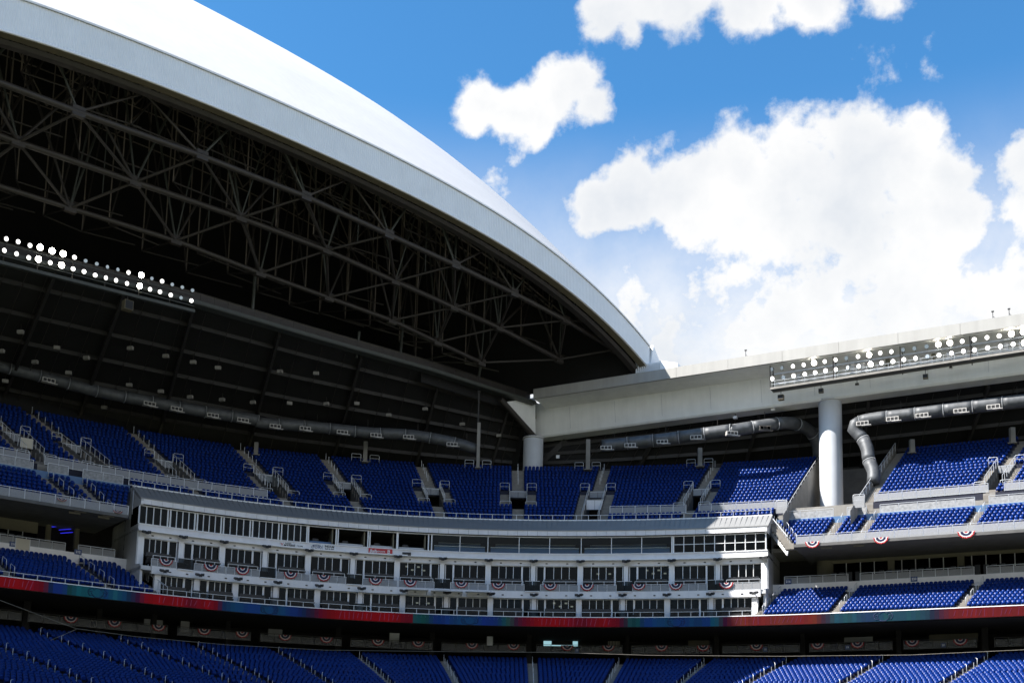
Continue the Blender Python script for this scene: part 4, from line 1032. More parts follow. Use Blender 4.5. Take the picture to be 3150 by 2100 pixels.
# suites
C2 = [429, 553, 680, 812, 945, 1083, 1220, 1359, 1501, 1640, 1785, 1926, 2067, 2209, 2352]
C1 = [481, 601, 721, 845, 974, 1106, 1237, 1372, 1508, 1642, 1781, 1916, 2053, 2188, 2323]
def yline(x, zc, d): return pix(pos(tx(x, d, zc), d, zc))[1]
def suites(cols, d, z0, z1, level):
    T = [tx(x, d, (z0+z1)/2) for x in cols]
    for i, t in enumerate(T):
        w = .62 if i % 2 == 0 else .5
        bar('column', pos(t, d-.1, z0), pos(t, d-.1, z1+.02), w*1.15, .55, 'trim' if level == 2 else 'walllight', pb, up=(*nrm(t), 0))
    for i in range(len(T)-1):
        a, b = T[i]+.42, T[i+1]-.42
        left_door = (i % 2 == 1)                    # doors flank every second column
        win = bpy.data.objects.new('suite_window', None); win.location = tuple(_link(win, pos((a+b)/2, d, z0), pb))
        dw = .95
        da, db = (a, a+dw) if left_door else (b-dw, b)
        wa, wb = (a+dw+.18, b) if left_door else (a, b-dw-.18)
        n = 4
        bar('frame_head', pos(a, d, z1-.03), pos(b, d, z1-.03), .1, .07, 'mull', win)
        for k in range(n):
            p0, p1 = lerp(wa, wb, k/n), lerp(wa, wb, (k+1)/n)
            bar('pane', pos(p0+.04, d+.06, (z0+z1)/2), pos(p1-.04, d+.06, (z0+z1)/2), .02, z1-z0-.06, 'glass', win)
            if k: bar('mullion', pos(p0, d, z0), pos(p0, d, z1), .07, .1, 'mull', win)
        door = bpy.data.objects.new('suite_door', None); door.location = tuple(_link(door, pos((da+db)/2, d, z0), pb))
        bar('pane', pos(da+.1, d+.06, (z0+z1)/2), pos(db-.1, d+.06, (z0+z1)/2), .02, z1-z0-.1, 'glass', door)
        for q in ((da, db) if True else ()):
            inner_ = (q == db) if left_door else (q == da)
            bar('jamb', pos(q, d-.03, z0), pos(q, d-.03, z1-.05), .22 if inner_ else .09, .12, 'trim', door)
        bar('door_handle', pos((da+.2 if left_door else db-.2), d-.06, z0+.95), pos((da+.2 if left_door else db-.2), d-.06, z0+1.3), .04, .04, 'rail', door)
        # interior furnishings: a counter and a lit strip in some suites
        if random.random() < .6:
            bar('counter', pos(wa+.3, d+2.2, z0+.5), pos(wb-.3, d+2.2, z0+.5), .6, 1.0, random.choice(['interior', 'tan', 'bluecounter', 'wallgrey']), win)
        if random.random() < .7:
            bar('partition', pos(wb-.1, d+.4, z0+1.3), pos(wb-.1, d+4.5, z0+1.3), .15, 2.4, random.choice(['tan', 'wallgrey', 'curtain', 'interior']), win)
        r_ = random.random()
        if r_ < .3: bar('blind', pos(wa+.1, d+.5, z1-.35), pos(lerp(wa, wb, random.choice((.5, .75, 1))), d+.5, z1-.35), .04, random.uniform(.4, .8), random.choice(['curtain', 'wallgrey']), win)
        if r_ > .55:
            for q in range(3): bar('wall_picture', pos(lerp(wa, wb, (q+.3)/3), d+4.4, z0+1.6), pos(lerp(wa, wb, (q+.8)/3), d+4.4, z0+1.6), .05, random.uniform(.5, .9), random.choice(['bluecounter', 'curtain', 'signred', 'wallgrey']), win)
        if (level == 2 and i in (10, 11)) or random.random() < .12:
            for q in range(4): bar('ceiling_lamp', pos(lerp(wa, wb, .2+.2*q), d+1.5+.4*(q % 2), z1-.25-.35*(q % 2)), pos(lerp(wa, wb, .2+.2*q)+.3, d+1.5+.4*(q % 2), z1-.25-.35*(q % 2)), .2, .16, 'lit', win)
    return T
TS1 = suites(C1, DS1, ZS1, ZS1T, 1)
TS2 = suites(C2, DS2, ZB2, ZS2T, 2)
# small dark vents in lintel bands
for cols, d, z in ((TS2, DS2-.27, (ZS2T+ZCO)/2-.02), (TS1, DB2-.02, ZS1T+.38)):
    for i in range(14):
        for k in (.28, .72):
            t = lerp(cols[i], cols[i+1], k); block('vent_grille', pos(t, d, z), tan(t), .26, .06, .13, 'black', pb)
# upper balcony guard: panels between glazed landings at every second column
g2 = thing('balcony_guard', pos((tPL+tPR)/2, DB2, ZB2), 'pale panel railing along the upper suite balcony', 'railing')
for i in range(14):
    a, b = TS2[i], TS2[i+1]
    if i % 2 == 0: b -= .95
    else: a += .95
    if i == 0: a += .6
    guard(None, None, a+.06, b-.06, DB2+.02, ZB2, ZB2T-ZB2-.05, (b-a)/4, m='mesh', top=.05, parent=g2)
    guard(None, None, a+.3, b-.2, DB2+.35, ZB2T, .42, (b-a)/3, m=None, top=.02, parent=g2, base_rail=False)
    if i % 2 == 0:
        t0, t1 = TS2[i+1]-.92, TS2[i+1]+.92
        for p0, p1 in ((t0, (t0+t1)/2), ((t0+t1)/2, t1)):
            bar('glass_screen', pos(p0+.03, DB2-.08, ZB2+.62), pos(p1-.03, DB2-.08, ZB2+.62), .03, 1.3, 'glass', g2)
        bar('screen_sill', pos(t0, DB2-.1, ZB2-.02), pos(t1, DB2-.1, ZB2-.02), .12, .1, 'trim', g2)
        bar('screen_rail', pos(t0, DB2-.08, ZB2+1.3), pos(t1, DB2-.08, ZB2+1.3), .05, .05, 'rail', g2)
        bar('landing_back', pos(t0, DB2+1.2, ZB2+.5), pos(t1, DB2+1.2, ZB2+.5), .1, 1.0, 'black', g2)
g1 = guard('balcony_rail', 'thin pipe rail along the lower suite balcony above the ribbon board', TS1[0]-.2, TS1[-1]+.3, .45, ZS1+.02, .62, 1.55, m=None, top=.04)
for i in range(1, 14, 2):
    t = TS1[i]; 
    bar('glass_screen', pos(t-.9, .5, ZS1+.5), pos(t+.9, .5, ZS1+.5), .03, .9, 'glass', g1)
# balcony chairs, one by one
def chair_mesh():
    B = [((0, .18, .42), (1, 0), .5, .1, .62), ((0, -.05, .34), (1, 0), .5, .5, .12), ((-.27, 0, .4), (1, 0), .06, .45, .1), ((.27, 0, .4), (1, 0), .06, .45, .1), ((0, .05, .15), (1, 0), .3, .3, .3)]
    V = []; F = []
    for c, ax, sx, sy, sz in B:
        k = len(V)
        top = 1.0
        for i in (-.5, .5):
            for j in (-.5, .5):
                for l in (-.5, .5): V.append((c[0]+i*sx, c[1]+j*sy, c[2]+l*sz))
        F += [tuple(k+i for i in f) for f in ((0, 1, 3, 2), (4, 6, 7, 5), (0, 4, 5, 1), (2, 3, 7, 6), (0, 2, 6, 4), (1, 5, 7, 3))]
    # rounded head of the backrest
    k = len(V); n = 7
    for y in (.13, .23):
        for i in range(n): w = math.pi*i/(n-1); V.append((.25*math.cos(w), y, .72+.14*math.sin(w)))
    F += [tuple(range(k, k+n)), tuple(range(k+n, k+2*n))[::-1]]+[(k+i, k+n+i, k+n+i+1, k+i+1) for i in range(n-1)]
    me = bpy.data.meshes.new('suite_chair'); me.from_pydata(V, [], F); me.materials.append(M['blackfab']); me.update(); return me
CHM = chair_mesh()
for T, d, z, lev, hh in ((TS1, 1.5, ZS1+.45, 'lower', 0), (TS2, DB2+1.25, ZB2+1.0, 'upper', 0)):
    pod = {}
    for i in range(14):
        a, b = T[i]+.5, T[i+1]-.5
        if i % 2 == 0: b -= .9
        else: a += .9
        n = 8
        step_ = bar('seating_step', pos(a, d, z-.26), pos(b, d, z-.26), 1.3, .5, 'dark', pb)
        for k in range(n):
            t = lerp(a, b, (k+.5)/n)
            o = bpy.data.objects.new('suite_chair', CHM); p = pos(t, d, z); w = nrm(t)
            o.location = tuple(_link(o, p, None)); o.rotation_euler.z = math.atan2(-w[0], w[1])+random.uniform(-.06, .06)
            tag(o, 'black chair on the %s suite balcony in the %s bay from the left' % (lev, ORD[i]), 'chair', 'black chairs on the suite balconies')
# press level glazing
def pane_group(xs, rows=1, name='press_window', tint='glass', dbl=True, inner=True):
    d = DP; zc = (ZP0+ZP1)/2
    w = bpy.data.objects.new(name, None); t0, t1 = tx(xs[0], d, zc), tx(xs[-1], d, zc)
    w.location = tuple(_link(w, pos((t0+t1)/2, d, ZP0), pb))
    tt = [tx(x, d, zc) for x in xs]
    for i, t in enumerate(tt):
        e = i in (0, len(tt)-1)
        bar('mullion', pos(t, d-.05, ZP0+.03), pos(t, d-.05, ZP1-.03), .15 if e else .085, .14, 'mull', w)
    for i in range(len(tt)-1):
        for r in range(rows):
            za, zb_ = lerp(ZP0+.05, ZP1-.05, r/rows), lerp(ZP0+.05, ZP1-.05, (r+1)/rows)
            if tint: bar('pane', pos(tt[i]+.05, d+.03, (za+zb_)/2), pos(tt[i+1]-.05, d+.03, (za+zb_)/2), .02, zb_-za-.03, tint, w)
            if r: bar('transom', pos(tt[i]+.05, d-.03, za), pos(tt[i+1]-.05, d-.03, za), .1, .07, 'mull', w)
    return w, tt
for a, b in ((428, 516), (524, 599), (607, 680), (688, 769), (777, 857), (866, 944)):
    w, tt = pane_group(np.linspace(a, b, 5))
    if random.random() < .9:
        bar('desk', pos(tt[0]+.1, DP+.8, ZP0+.25), pos(tt[2], DP+.8, ZP0+.25), .5, .55, 'wallgrey', w)
    bar('monitor', pos(tt[1]-.2, DP+.7, ZP0+.35), pos(tt[1]+.2, DP+.7, ZP0+.35), .08, .32, 'black', w)
for a, b in ((949, 1034), (1040, 1132), (1138, 1221), (1224, 1318)):     # open booths
    w, tt = pane_group([a, b], tint=None, name='broadcast_booth')
    bar('desk', pos(tt[0]+.2, DP+1.0, ZP0+.2), pos(tt[1]-.5, DP+1.0, ZP0+.2), .7, .5, random.choice(['bluecounter', 'interior', 'wallgrey']), w)
    bar('monitor', pos(tt[0]+.6, DP+.8, ZP0+.62), pos(tt[0]+1.3, DP+.8, ZP0+.62), .08, .35, 'black', w)
    bar('side_partition', pos(tt[1]-.4, DP+.3, ZP0+1), pos(tt[1]-.4, DP+4, ZP0+1), .15, 2.1, 'tan', w)
PX = [1328, 1415, 1501, 1597, 1691, 1788, 1881, 1974, 2067]
w, tt = pane_group(PX, name='press_window', tint='clear')
for a, b in ((0, 2), (2, 5), (5, 8)):
    for k, (dd, dz, e) in enumerate(((1.0, .5, .35), (3.2, 1.35, .9))):
        bar('desk_front', pos(tt[a]+e, DP+dd, ZP0+dz), pos(tt[b]-e, DP+dd, ZP0+dz), .08, .75, 'bluecounter', w)
        bar('desk_top', pos(tt[a]+e, DP+dd, ZP0+dz+.4), pos(tt[b]-e, DP+dd, ZP0+dz+.4), .5, .06, 'trim', w)
pane_group(np.linspace(2072, 2356, 10), rows=2)
# end panels left: corner door pane
# ------------------------------------------------------------------ people glimpsed in the press box
def person(x, y, d, shirt, label):
    t, p = hit(x, y, d); k = [0, 1, 2]
    th = thing('person', (p[0], p[1], p[2]-.75), label, 'person')
    sil = [(.0, .19, .13), (.18, .21, .14), (.38, .23, .14), (.52, .20, .12), (.58, .09, .08), (.63, .06, .06)]
    rows = [[(p[0]+r*math.cos(a), p[1]+q*math.sin(a), p[2]-.75+h) for a in np.linspace(0, 2*math.pi, 13)[:-1]] for h, r, q in sil]
    loft('torso', rows, shirt, th, smooth=True, closed=True)
    hd = [(.60, .05), (.65, .085), (.72, .105), (.79, .10), (.85, .07), (.88, .02)]
    loft('head', [[(p[0]+r*math.cos(a), p[1]-.02+r*1.1*math.sin(a), p[2]-.75+h) for a in np.linspace(0, 2*math.pi, 13)[:-1]] for h, r in hd], 'skin', th, smooth=True, closed=True)
    loft('hair', [[(p[0]+r*math.cos(a), p[1]+.02+r*1.1*math.sin(a), p[2]-.75+h) for a in np.linspace(0, 2*math.pi, 13)[:-1]] for h, r in ((.76, .11), (.82, .108), (.87, .08), (.9, .02))], 'ink', th, smooth=True, closed=True)
    for s in (-1, 1):
        pipe('arm', [(p[0]+s*.2, p[1], p[2]-.25), (p[0]+s*.25, p[1]-.08, p[2]-.5), (p[0]+s*.12, p[1]-.34, p[2]-.56)], [.06, .05, .04], shirt, th, n=6)
person(1740, 1692, DP+1.3, 'signwhite', 'person in a pale shirt seated at the press desk right of centre')
person(1900, 1688, DP+1.3, 'ink', 'person in dark clothes seated alone at the right press desk')
person(1453, 1687, DP+1.3, 'navy', 'person in dark clothes at the press desk beside the open booths')
person(714, 1618, DP+1.2, 'red', 'person in a red top behind the left press windows')
# ------------------------------------------------------------------ loudspeakers on the columns
def speaker(t, d, z, label, s=1.0):
    w = nrm(t); a = tan(t); p = pos(t, d, z)
    th = thing('loudspeaker', p, label, 'loudspeaker', 'loudspeakers on the suite columns')
    A = np.array([*a, 0]); Wv = np.array([*w, 0])
    bar('bracket', p+Wv*.3, p-Wv*.2, .08, .08, 'black', th)
    bar('yoke', p-Wv*.2-A*.5, p-Wv*.2+A*.5, .07, .07, 'black', th)
    for q, dz, rot, m in ((-.34, 0, .3, 'black'), (.06, -.07, -.1, 'hole'), (.42, .02, -.5, 'black')):
        c = p-Wv*.4+A*q+np.array([0, 0, dz]); ax = (a[0]*math.cos(rot)-a[1]*math.sin(rot), a[0]*math.sin(rot)+a[1]*math.cos(rot))
        V = []; n2 = np.array([-ax[1], ax[0], 0]); a3 = np.array([*ax, 0])
        for yy, sw_, sh in ((-.28, .2, .17), (.2, .1, .1)):
            for i, j in ((-1, -1), (1, -1), (1, 1), (-1, 1)): V.append(c+a3*i*sw_+n2*yy+np.array([0, 0, j*sh-.12*(yy < 0)]))
        mesh_obj('horn', V, [(0, 1, 2, 3), (4, 7, 6, 5), (0, 4, 5, 1), (1, 5, 6, 2), (2, 6, 7, 3), (3, 7, 4, 0)], m, th)
for i in range(15):
    speaker(TS2[i]+(.35 if i == 0 else 0), DS2-.55, ZCO-.1, 'dark loudspeaker cluster on the %s column of the upper suite row, counted from left' % ORD[i])
    speaker(TS1[i]+(.35 if i == 0 else 0), DB2-.35, ZS1T+.42, 'dark loudspeaker cluster on the %s column of the lower suite row, counted from left' % ORD[i])
# ------------------------------------------------------------------ bunting
def bunting(t, d, z, r, label, group, sag=1.0, squash=1.0):
    a = np.array([*tan(t), 0]); w = np.array([*nrm(t), 0]); p = pos(t, d, z)
    n = 25; rad = [.0, .2, .34, .5, .66, .83, 1.0]; cols = [0, 1, 2, 1, 2, 1, 0]
    mi = [0, 1, 2, 1, 2, 0]; mi = [0, 1, 2, 2, 1, 0]
    V = []; F = []; fm = []
    for q in rad:
        for i in range(n):
            th_ = math.pi*i/(n-1); off = .05*q*(1 if i % 2 else -1); bell = 1-.06*abs(math.sin(th_*6))*q
            V.append(p+a*math.cos(th_)*r*q*squash*bell-np.array([0, 0, 1])*math.sin(th_)*r*.92*q*sag*bell-w*(.06+off+.05*math.sin(th_)*q))
    for k in range(len(rad)-1):
        for i in range(n-1):
            F.append((k*n+i, k*n+i+1, (k+1)*n+i+1, (k+1)*n+i)); fm.append(mi[k])
    o = mesh_obj('bunting', V, F, None, None, mats=['red', 'cream', 'navy'], fm=fm)
    tag(o, label, 'bunting', group)
    return o
for k, x in enumerate([511, 649, 746, 894, 996, 1155, 1262, 1419, 1533, 1693, 1806, 1965, 2079, 2234]):
    bunting(tx(x, DB2-.1, ZB2T), DB2-.08, ZB2T+.02, .86*random.uniform(.96, 1.04), 'red white and blue bunting fan, %s from the left on the upper suite balcony' % ORD[k], 'bunting on the suite balcony', sag=random.uniform(.95, 1.1))
for x, y, lab, sq in ((2499, 1665, 'sunlit bunting fan at the stair corner of the right side tier', 1), (2710, 1652, 'sunlit bunting fan on the middle of the right side tier railing', 1), (2972, 1634, 'rumpled sunlit bunting fan on the right side tier near the edge', 1.1)):
    t, p = hit(x, y, .85); bunting(t, .85, p[2], .88, lab, 'bunting on the side tier', squash=sq)
for x, y, lab in ((190, 1533, 'shaded bunting on the left side tier railing'), (362, 1570, 'shaded bunting at the press box end of the left side tier')):
    t, p = hit(x, y, .85); bunting(t, .85, p[2], .55, lab, 'bunting on the side tier', sag=.6)
for k, x in enumerate([218, 352, 488, 628, 745, 877, 1004, 1163, 1287, 1452, 1580, 1745, 1872, 2035, 2163, 2327, 2515, 2638, 2806, 2954]):
    t = tx(x, DG-.12, zg+1.0); bunting(t, DG-.1, zg+1.0, .82, 'dim bunting fan, %s from the left on the railing behind the lower bowl' % ORD[k], 'bunting behind the lower bowl')
# ------------------------------------------------------------------ ribbon board
def emat(name, c, e): return mat(name, tuple(v*.06+.003 for v in c), .7, spec=.1, emis=c, estr=e, var=.25, vscale=2.5)
rb = thing('ribbon_board', pos(116, 0, ZR), 'long curved display ribbon of red and blue segments above the lower bowl', 'display')
SEG = [(-400, ['teal']), (-250, ['red']), (120, ['darkred', 'navy']), (165, ['blue']), (200, ['green', 'teal', 'teal', 'teal', 'mid', 'teal', 'mid']), (395, ['navy', 'plum']), (435, ['red', 'red', 'red', 'darkred', 'red']), (655, ['darkred', 'navy']), (695, ['mid', 'mid', 'blue', 'mid', 'mid', 'mid', 'blue', 'navy']), (955, ['plum', 'darkred']),
       (1000, ['red']), (1245, ['darkred']), (1270, ['green']), (1320, ['blue', 'blue', 'mid', 'mid', 'blue', 'blue', 'green']), (1575, ['plum', 'darkred']), (1630, ['red', 'red', 'darkred', 'red']), (1890, ['darkred', 'plum']), (1930, ['green']), (1965, ['blue', 'mid', 'mid', 'blue', 'mid', 'blue']), (2190, ['teal', 'plum']), (2240, ['orange', 'red', 'orange', 'red']), (2500, ['orange', 'plum']),
       (2545, ['teal', 'teal', 'mid', 'teal', 'teal', 'teal']), (2855, ['navy', 'plum']), (2900, ['red']), (3200, ['teal'])]
tt0, tt1 = tx(-500, 0, ZR-.6), tx(3700, 0, ZR-.6)
RGB = {'red': (.50, .006, .016), 'darkred': (.26, .008, .03), 'orange': (.42, .04, .02), 'blue': (.012, .07, .40), 'mid': (.015, .11, .33), 'teal': (.02, .19, .30), 'green': (.02, .14, .15), 'plum': (.09, .02, .09), 'navy': (.02, .04, .14)}
KX = []; KC = []
for k, (x, names) in enumerate(SEG):
    x1 = SEG[k+1][0] if k+1 < len(SEG) else x+300
    for q, nm in enumerate(names): KX.append(lerp(x, x1, (q+.5)/len(names))); KC.append(RGB[nm])
    if len(names) == 1: KX[-1:] = [lerp(x, x1, .12), lerp(x, x1, .88)]; KC.append(RGB[names[0]])
KC = np.array(KC); n = int((tt1-tt0)/.5); rl = random.Random(4)
for i in range(n):
    a, b = lerp(tt0, tt1, i/n), lerp(tt0, tt1, (i+1)/n)
    x = pix(pos((a+b)/2, 0, ZR-.6))[0]
    c = np.array([np.interp(x, KX, KC[:, q]) for q in range(3)])*rl.uniform(.85, 1.1)
    key = 'led_%02d_%02d_%02d' % tuple((np.sqrt(c)*24).round().astype(int))
    if key not in M: M[key] = emat(key, tuple(float(v) for v in ((np.sqrt(c)*24).round()/24)**2), .08)
    bar('led_panel', pos(a+.003, .06, ZR-.6), pos(b-.003, .06, ZR-.6), .1, 1.12, key, rb)
sweep('top_trim', tt0, tt1, box_prof(-.02, .3, ZR-.03, ZR+.06), 'trim', rb)
sweep('carcass', tt0, tt1, box_prof(.12, .5, ZR-1.2, ZR-.035), 'black', rb)
for x in (-60, 300, 829, 1445, 2080, 2717, 3230):      # outline emblem: a crown of looping strokes
    t = tx(x, 0, ZR-.6); a = np.array([*tan(t), 0]); p = pos(t, -.02, ZR-.62)
    strokes = [[(1.05*math.cos(w), .08+.5*math.sin(w)) for w in np.linspace(-.5, .62, 6)], [(-1.05*math.cos(w), .08+.5*math.sin(w)) for w in np.linspace(-.5, .62, 6)],
               [(.86, .38), (.55, .50), (.42, .30), (.2, .52), (-.2, .52), (-.42, .30), (-.55, .50), (-.86, .38)],
               [(.92, .05), (.6, .2), (.68, -.12), (.42, -.32), (.85, -.34), (1.0, -.1)], [(-.92, .05), (-.6, .2), (-.68, -.12), (-.42, -.32), (-.85, -.34), (-1.0, -.1)],
               [(.45, -.38), (.2, -.52), (-.2, -.52), (-.45, -.38)]]
    em = bpy.data.objects.new('emblem', None); em.location = tuple(_link(em, p, rb))
    for s in strokes: pipe('outline', [p+a*u+np.array([0, 0, v]) for u, v in s], .045, 'navy', em, n=4)
M['ledtxt'] = mat('led_text', (.05, .01, .03), .7, spec=.1, emis=(.40, .10, .22), estr=.1)
for x0, x1 in ((8, 118), (470, 650), (1040, 1230), (1660, 1880), (2260, 2470), (2930, 3180)):
    k = int((x1-x0)/13)
    for j in range(k):
        if random.random() < .2: continue
        x = lerp(x0, x1, (j+.5)/k); t = tx(x, 0, ZR-.6); a = np.array([*tan(t), 0]); p = pos(t, -.005, ZR-.6)
        sl = random.uniform(-.02, .16); hgt = random.uniform(.3, .5)
        bar('script_stroke', p-a*sl-np.array([0, 0, hgt]), p+a*sl+np.array([0, 0, hgt]), .045, .02, 'ledtxt', rb, up=(*nrm(t), 0))
# ------------------------------------------------------------------ signs with lettering
def text_mesh(s, size, m, bold=0.0):
    cu = bpy.data.curves.new('txt', 'FONT'); cu.body = s; cu.size = size; cu.align_x = 'CENTER'; cu.align_y = 'CENTER'; cu.extrude = .01; cu.offset = bold; cu.resolution_u = 2
    o = bpy.data.objects.new('txt', cu); COL.objects.link(o); bpy.context.view_layer.update()
    me = bpy.data.meshes.new_from_object(o); bpy.data.objects.remove(o); me.materials.clear(); me.materials.append(M[m]); return me
def put_text(s, size, m, t, d, z, off, parent, name='lettering', bold=.0, shear=0):
    me = text_mesh(s, size, m, bold); a = tan(t); w = nrm(t)
    if shear:
        for v in me.vertices: v.co.x += v.co.y*shear
    p = pos(t, d, z)+np.array([*a, 0])*off
    o = bpy.data.objects.new(name, me); loc = _link(o, p, parent)
    o.matrix_local = Matrix(((a[0], 0, -w[0], loc[0]), (a[1], 0, -w[1], loc[1]), (0, 1, 0, loc[2]), (0, 0, 0, 1)))
    return o
def sign(x0, x1, y0, y1, d, m, label, texts, name='sign', frame=None):
    t, p = hit((x0+x1)/2, (y0+y1)/2, d); w = (x1-x0)*p[1]/FPX/max(.6, abs(tan(t)[0])); h = (y1-y0)*p[1]/FPX
    th = thing(name, p-np.array([0, 0, h/2]), label, 'sign')
    block('board', p, tan(t), w, .05, h, m, th)
    for s, sz, tm, off, dz, bo, shr in texts: put_text(s, sz*h, tm, t, d-.05, p[2]+dz*h, off*w, th, bold=bo, shear=shr)
    return t, p, w, h, th
sd = DP-.16
sign(865, 932, 1668, 1686, sd, 'signwhite', 'white radio station sign under the left press windows', [('RADIO', .34, 'ink', -.17, .28, .004, 0), ('MAMBÍ', .66, 'ink', -.12, -.12, .012, 0), ('710 AM', .32, 'ink', .33, .0, .002, 0), ('Y', .9, 'inkred', -.44, -.02, .004, 0)])
t, p, w, h, th = sign(957, 1032, 1674, 1694, sd, 'signwhite', 'white double radio sign below the first open booth', [('FOX', .62, 'signblue', -.27, .03, .012, 0), ('940AM', .52, 'ink', .24, .24, .006, .1), ('MIAMI', .52, 'ink', .24, -.24, .014, .25)])
pipe('logo_ring', [pos(t, sd-.06, p[2]+.4*h*math.sin(a))+np.array([*tan(t), 0])*(-.27*w+.2*w*math.cos(a)) for a in np.linspace(0, 2*math.pi, 17)], .025, 'signblue', th, n=4)
block('divider', pos(t, sd-.05, p[2])+np.array([*tan(t), 0])*-.03*w, tan(t), .03, .02, h*.8, 'signblue', th)
t, p, w, h, th = sign(1134, 1207, 1686, 1705, sd, 'signred', 'red sports network sign with white lettering below the booths', [('Bally', .72, 'signwhite', -.28, .0, .012, .25), ('SPORTS', .34, 'signwhite', .04, -.02, .004, .2)])
block('app_tile', pos(t, sd-.05, p[2])+np.array([*tan(t), 0])*.34*w, tan(t), .3, .03, h*.62, 'signwhite', th)
put_text('b', .5*h, 'signred', t, sd-.08, p[2], .34*w, th)
bx_ = thing('scoreboard_box', hit(1251, 1703, sd)[1], 'small black box on the spandrel beside the red sign', 'box')
block('case', hit(1251, 1703, sd-.05)[1], tan(110), 1.1, .2, .42, 'black', bx_)
for x, y, num, lab in ((2425, 1788, '216', 'small blue section sign 216 beside the press box'), (2812, 1780, '220', 'small blue section sign 220 on the right club railing'), (41, 1673, '210', 'small blue section sign at the far left club railing'), (240, 1697, '212', 'small blue section sign on the left club railing near the passage')):
    sign(x-9, x+9, y-8, y+8, 8.0, 'signblue', lab, [(num, .6, 'signwhite', 0, 0, .006, 0)], name='section_sign')
for x, y, num, lab in ((1775, 1999, '15', 'dim section sign on the concourse railing right of the central aisle'), (2354, 1996, '18', 'dim section sign on the concourse railing under the red ribbon at right'), (2607, 1990, '19', 'dim section sign on the concourse railing below the teal ribbon'), (2902, 1983, '20', 'dim section sign on the concourse railing at right')):
    sign(x-6, x+6, y-7, y+7, DG-.1, 'signblue', lab, [(num, .6, 'signwhite', 0, 0, .006, 0)], name='section_sign')
for x, y, lab in ((283, 1275, 'far left'), (615, 1325, 'left'), (853, 1356, 'third from the left'), (1716, 1404, 'bright one right of the short column'), (2015, 1400, 'in the middle of the right half'), (2326, 1393, 'left of the tall column'), (2962, 1333, 'far right')):
    t, p = hit(x, y, 28.5); th = thing('exit_sign', p, 'small glowing square sign on the dark rear wall, %s' % lab, 'sign', 'signs on the rear wall')
    m_ = 'signwhite' if x == 1716 else 'exit'
    block('plate', p, tan(t), .5, .08, .5, m_, th); bar('stem', p+np.array([0, 0, .25]), p+np.array([0, 0, 1.2]), .05, .05, 'steel', th)

# ------------------------------------------------------------------ flat awnings over three lower suite bays
for x0, x1, y, lab in ((1250, 1318, 1813, 'flat grey awning over the lower suites, leftmost of three'), (1326, 1424, 1817, 'flat grey awning over the lower suites, middle of three'), (1432, 1512, 1820, 'flat grey awning over the lower suites, rightmost of three')):
    ta, pa_ = hit(x0, y, 1.2); tb, pb_ = hit(x1, y, 1.2); z = pa_[2]
    th = thing('awning', pos((ta+tb)/2, 2, z), lab, 'awning')
    sweep('canopy_plate', ta, tb, [(.5, z-.05), (.5, z+.06), (2.0, z+.22), (2.0, z+.12)], 'wallgrey', th, 2)
    for t in (ta+.2, tb-.2): bar('bracket', pos(t, .7, z), pos(t, 1.98, z-.35), .06, .06, 'rail', th)
th = thing('notice_board', hit(70, 1690, 8.0)[1], 'pale blank board on the left club railing', 'board')
block('panel', hit(70, 1673, 7.95)[1], tan(60), 1.5, .06, 1.25, 'ply', th)
for s_ in (-1, 1): block('edge', hit(70, 1673, 7.95)[1]+np.array([*tan(60), 0])*s_*.78, tan(60), .06, .08, 1.3, 'rail', th)
# ------------------------------------------------------------------ air ducts
def duct(label, px, d, r, vents, bend=None, dv=None):
    P = []
    for i, q in enumerate(px):
        dd = d[i] if isinstance(d, (list, tuple)) else d
        P.append(hit(q[0], q[1], dd)[1])
    P = np.array(P); ext = np.vstack([P[0]*2-P[1], P, P[-1]*2-P[-2]])
    fine = []
    for i in range(1, len(ext)-2):
        a, b, c, e = ext[i-1:i+3]
        for k in range(6): t = k/6; fine.append(.5*((2*b)+(c-a)*t+(2*a-5*b+4*c-e)*t*t+(3*b-a-3*c+e)*t**3))
    fine.append(P[-1]); fine = np.array(fine)
    s = np.r_[0, np.cumsum(np.linalg.norm(np.diff(fine, axis=0), axis=1))]
    th = thing('air_duct', fine[len(fine)//2], label, 'duct')
    L = s[-1]; n = max(2, int(L/3.4))
    at = lambda q: np.array([np.interp(q, s, fine[:, k]) for k in range(3)])
    for i in range(n):
        a, b = L*i/n+.03, L*(i+1)/n-.03
        pipe('duct_segment', [at(q) for q in np.linspace(a, b, 6)], r*(1+.012*(i % 2)), 'duct', th, n=18)
        q = b+.03
        if i < n-1:
            z = at(q+.05)-at(q-.05); z /= np.linalg.norm(z)
            bar('flange', at(q)-z*.05, at(q)+z*.05, r*1.05, r*1.05, 'rail', th, kind='round')
    pf = np.array([pix(q) for q in fine])
    for x, y in vents:
        k = int(np.argmin((pf[:, 0]-x)**2+(pf[:, 1]-y)**2)); c = fine[k]; k2 = min(k+1, len(fine)-1); k1 = max(k-1, 0)
        ax = fine[k2]-fine[k1]; ax = ax[:2]/np.linalg.norm(ax[:2])
        if ax[0] < 0: ax = -ax
        fr = np.array([ax[1], -ax[0]])                        # towards the field
        c0 = c+np.array([*fr, 0])*r*.75-np.array([0, 0, r*.72])
        v = block('vent', c0, ax, 1.55, .7, .55, 'vent', th)
        for j in (-1, 0, 1):
            block('vent_opening', c0+np.array([*ax, 0])*j*.48+np.array([*fr, 0])*.35, ax, .38, .05, .36, 'hole', th)
        block('vent_lip', c0+np.array([*fr, 0])*.1-np.array([0, 0, .3])+np.array([*ax, 0])*.5, ax, 1.2, .5, .08, 'vent', th)
    for i in range(0, n, 2):
        q = at(L*(i+.5)/n); bar('hanger', q+np.array([0, 0, r*.9]), q+np.array([0, 0, r+1.1]), .05, .05, 'steel', th)
    return th
g1p = lambda L: [(x/2.412, 900+y/2.412) for x, y in L]
g2p = lambda L: [(800+x/2.412, 1000+y/2.412) for x, y in L]
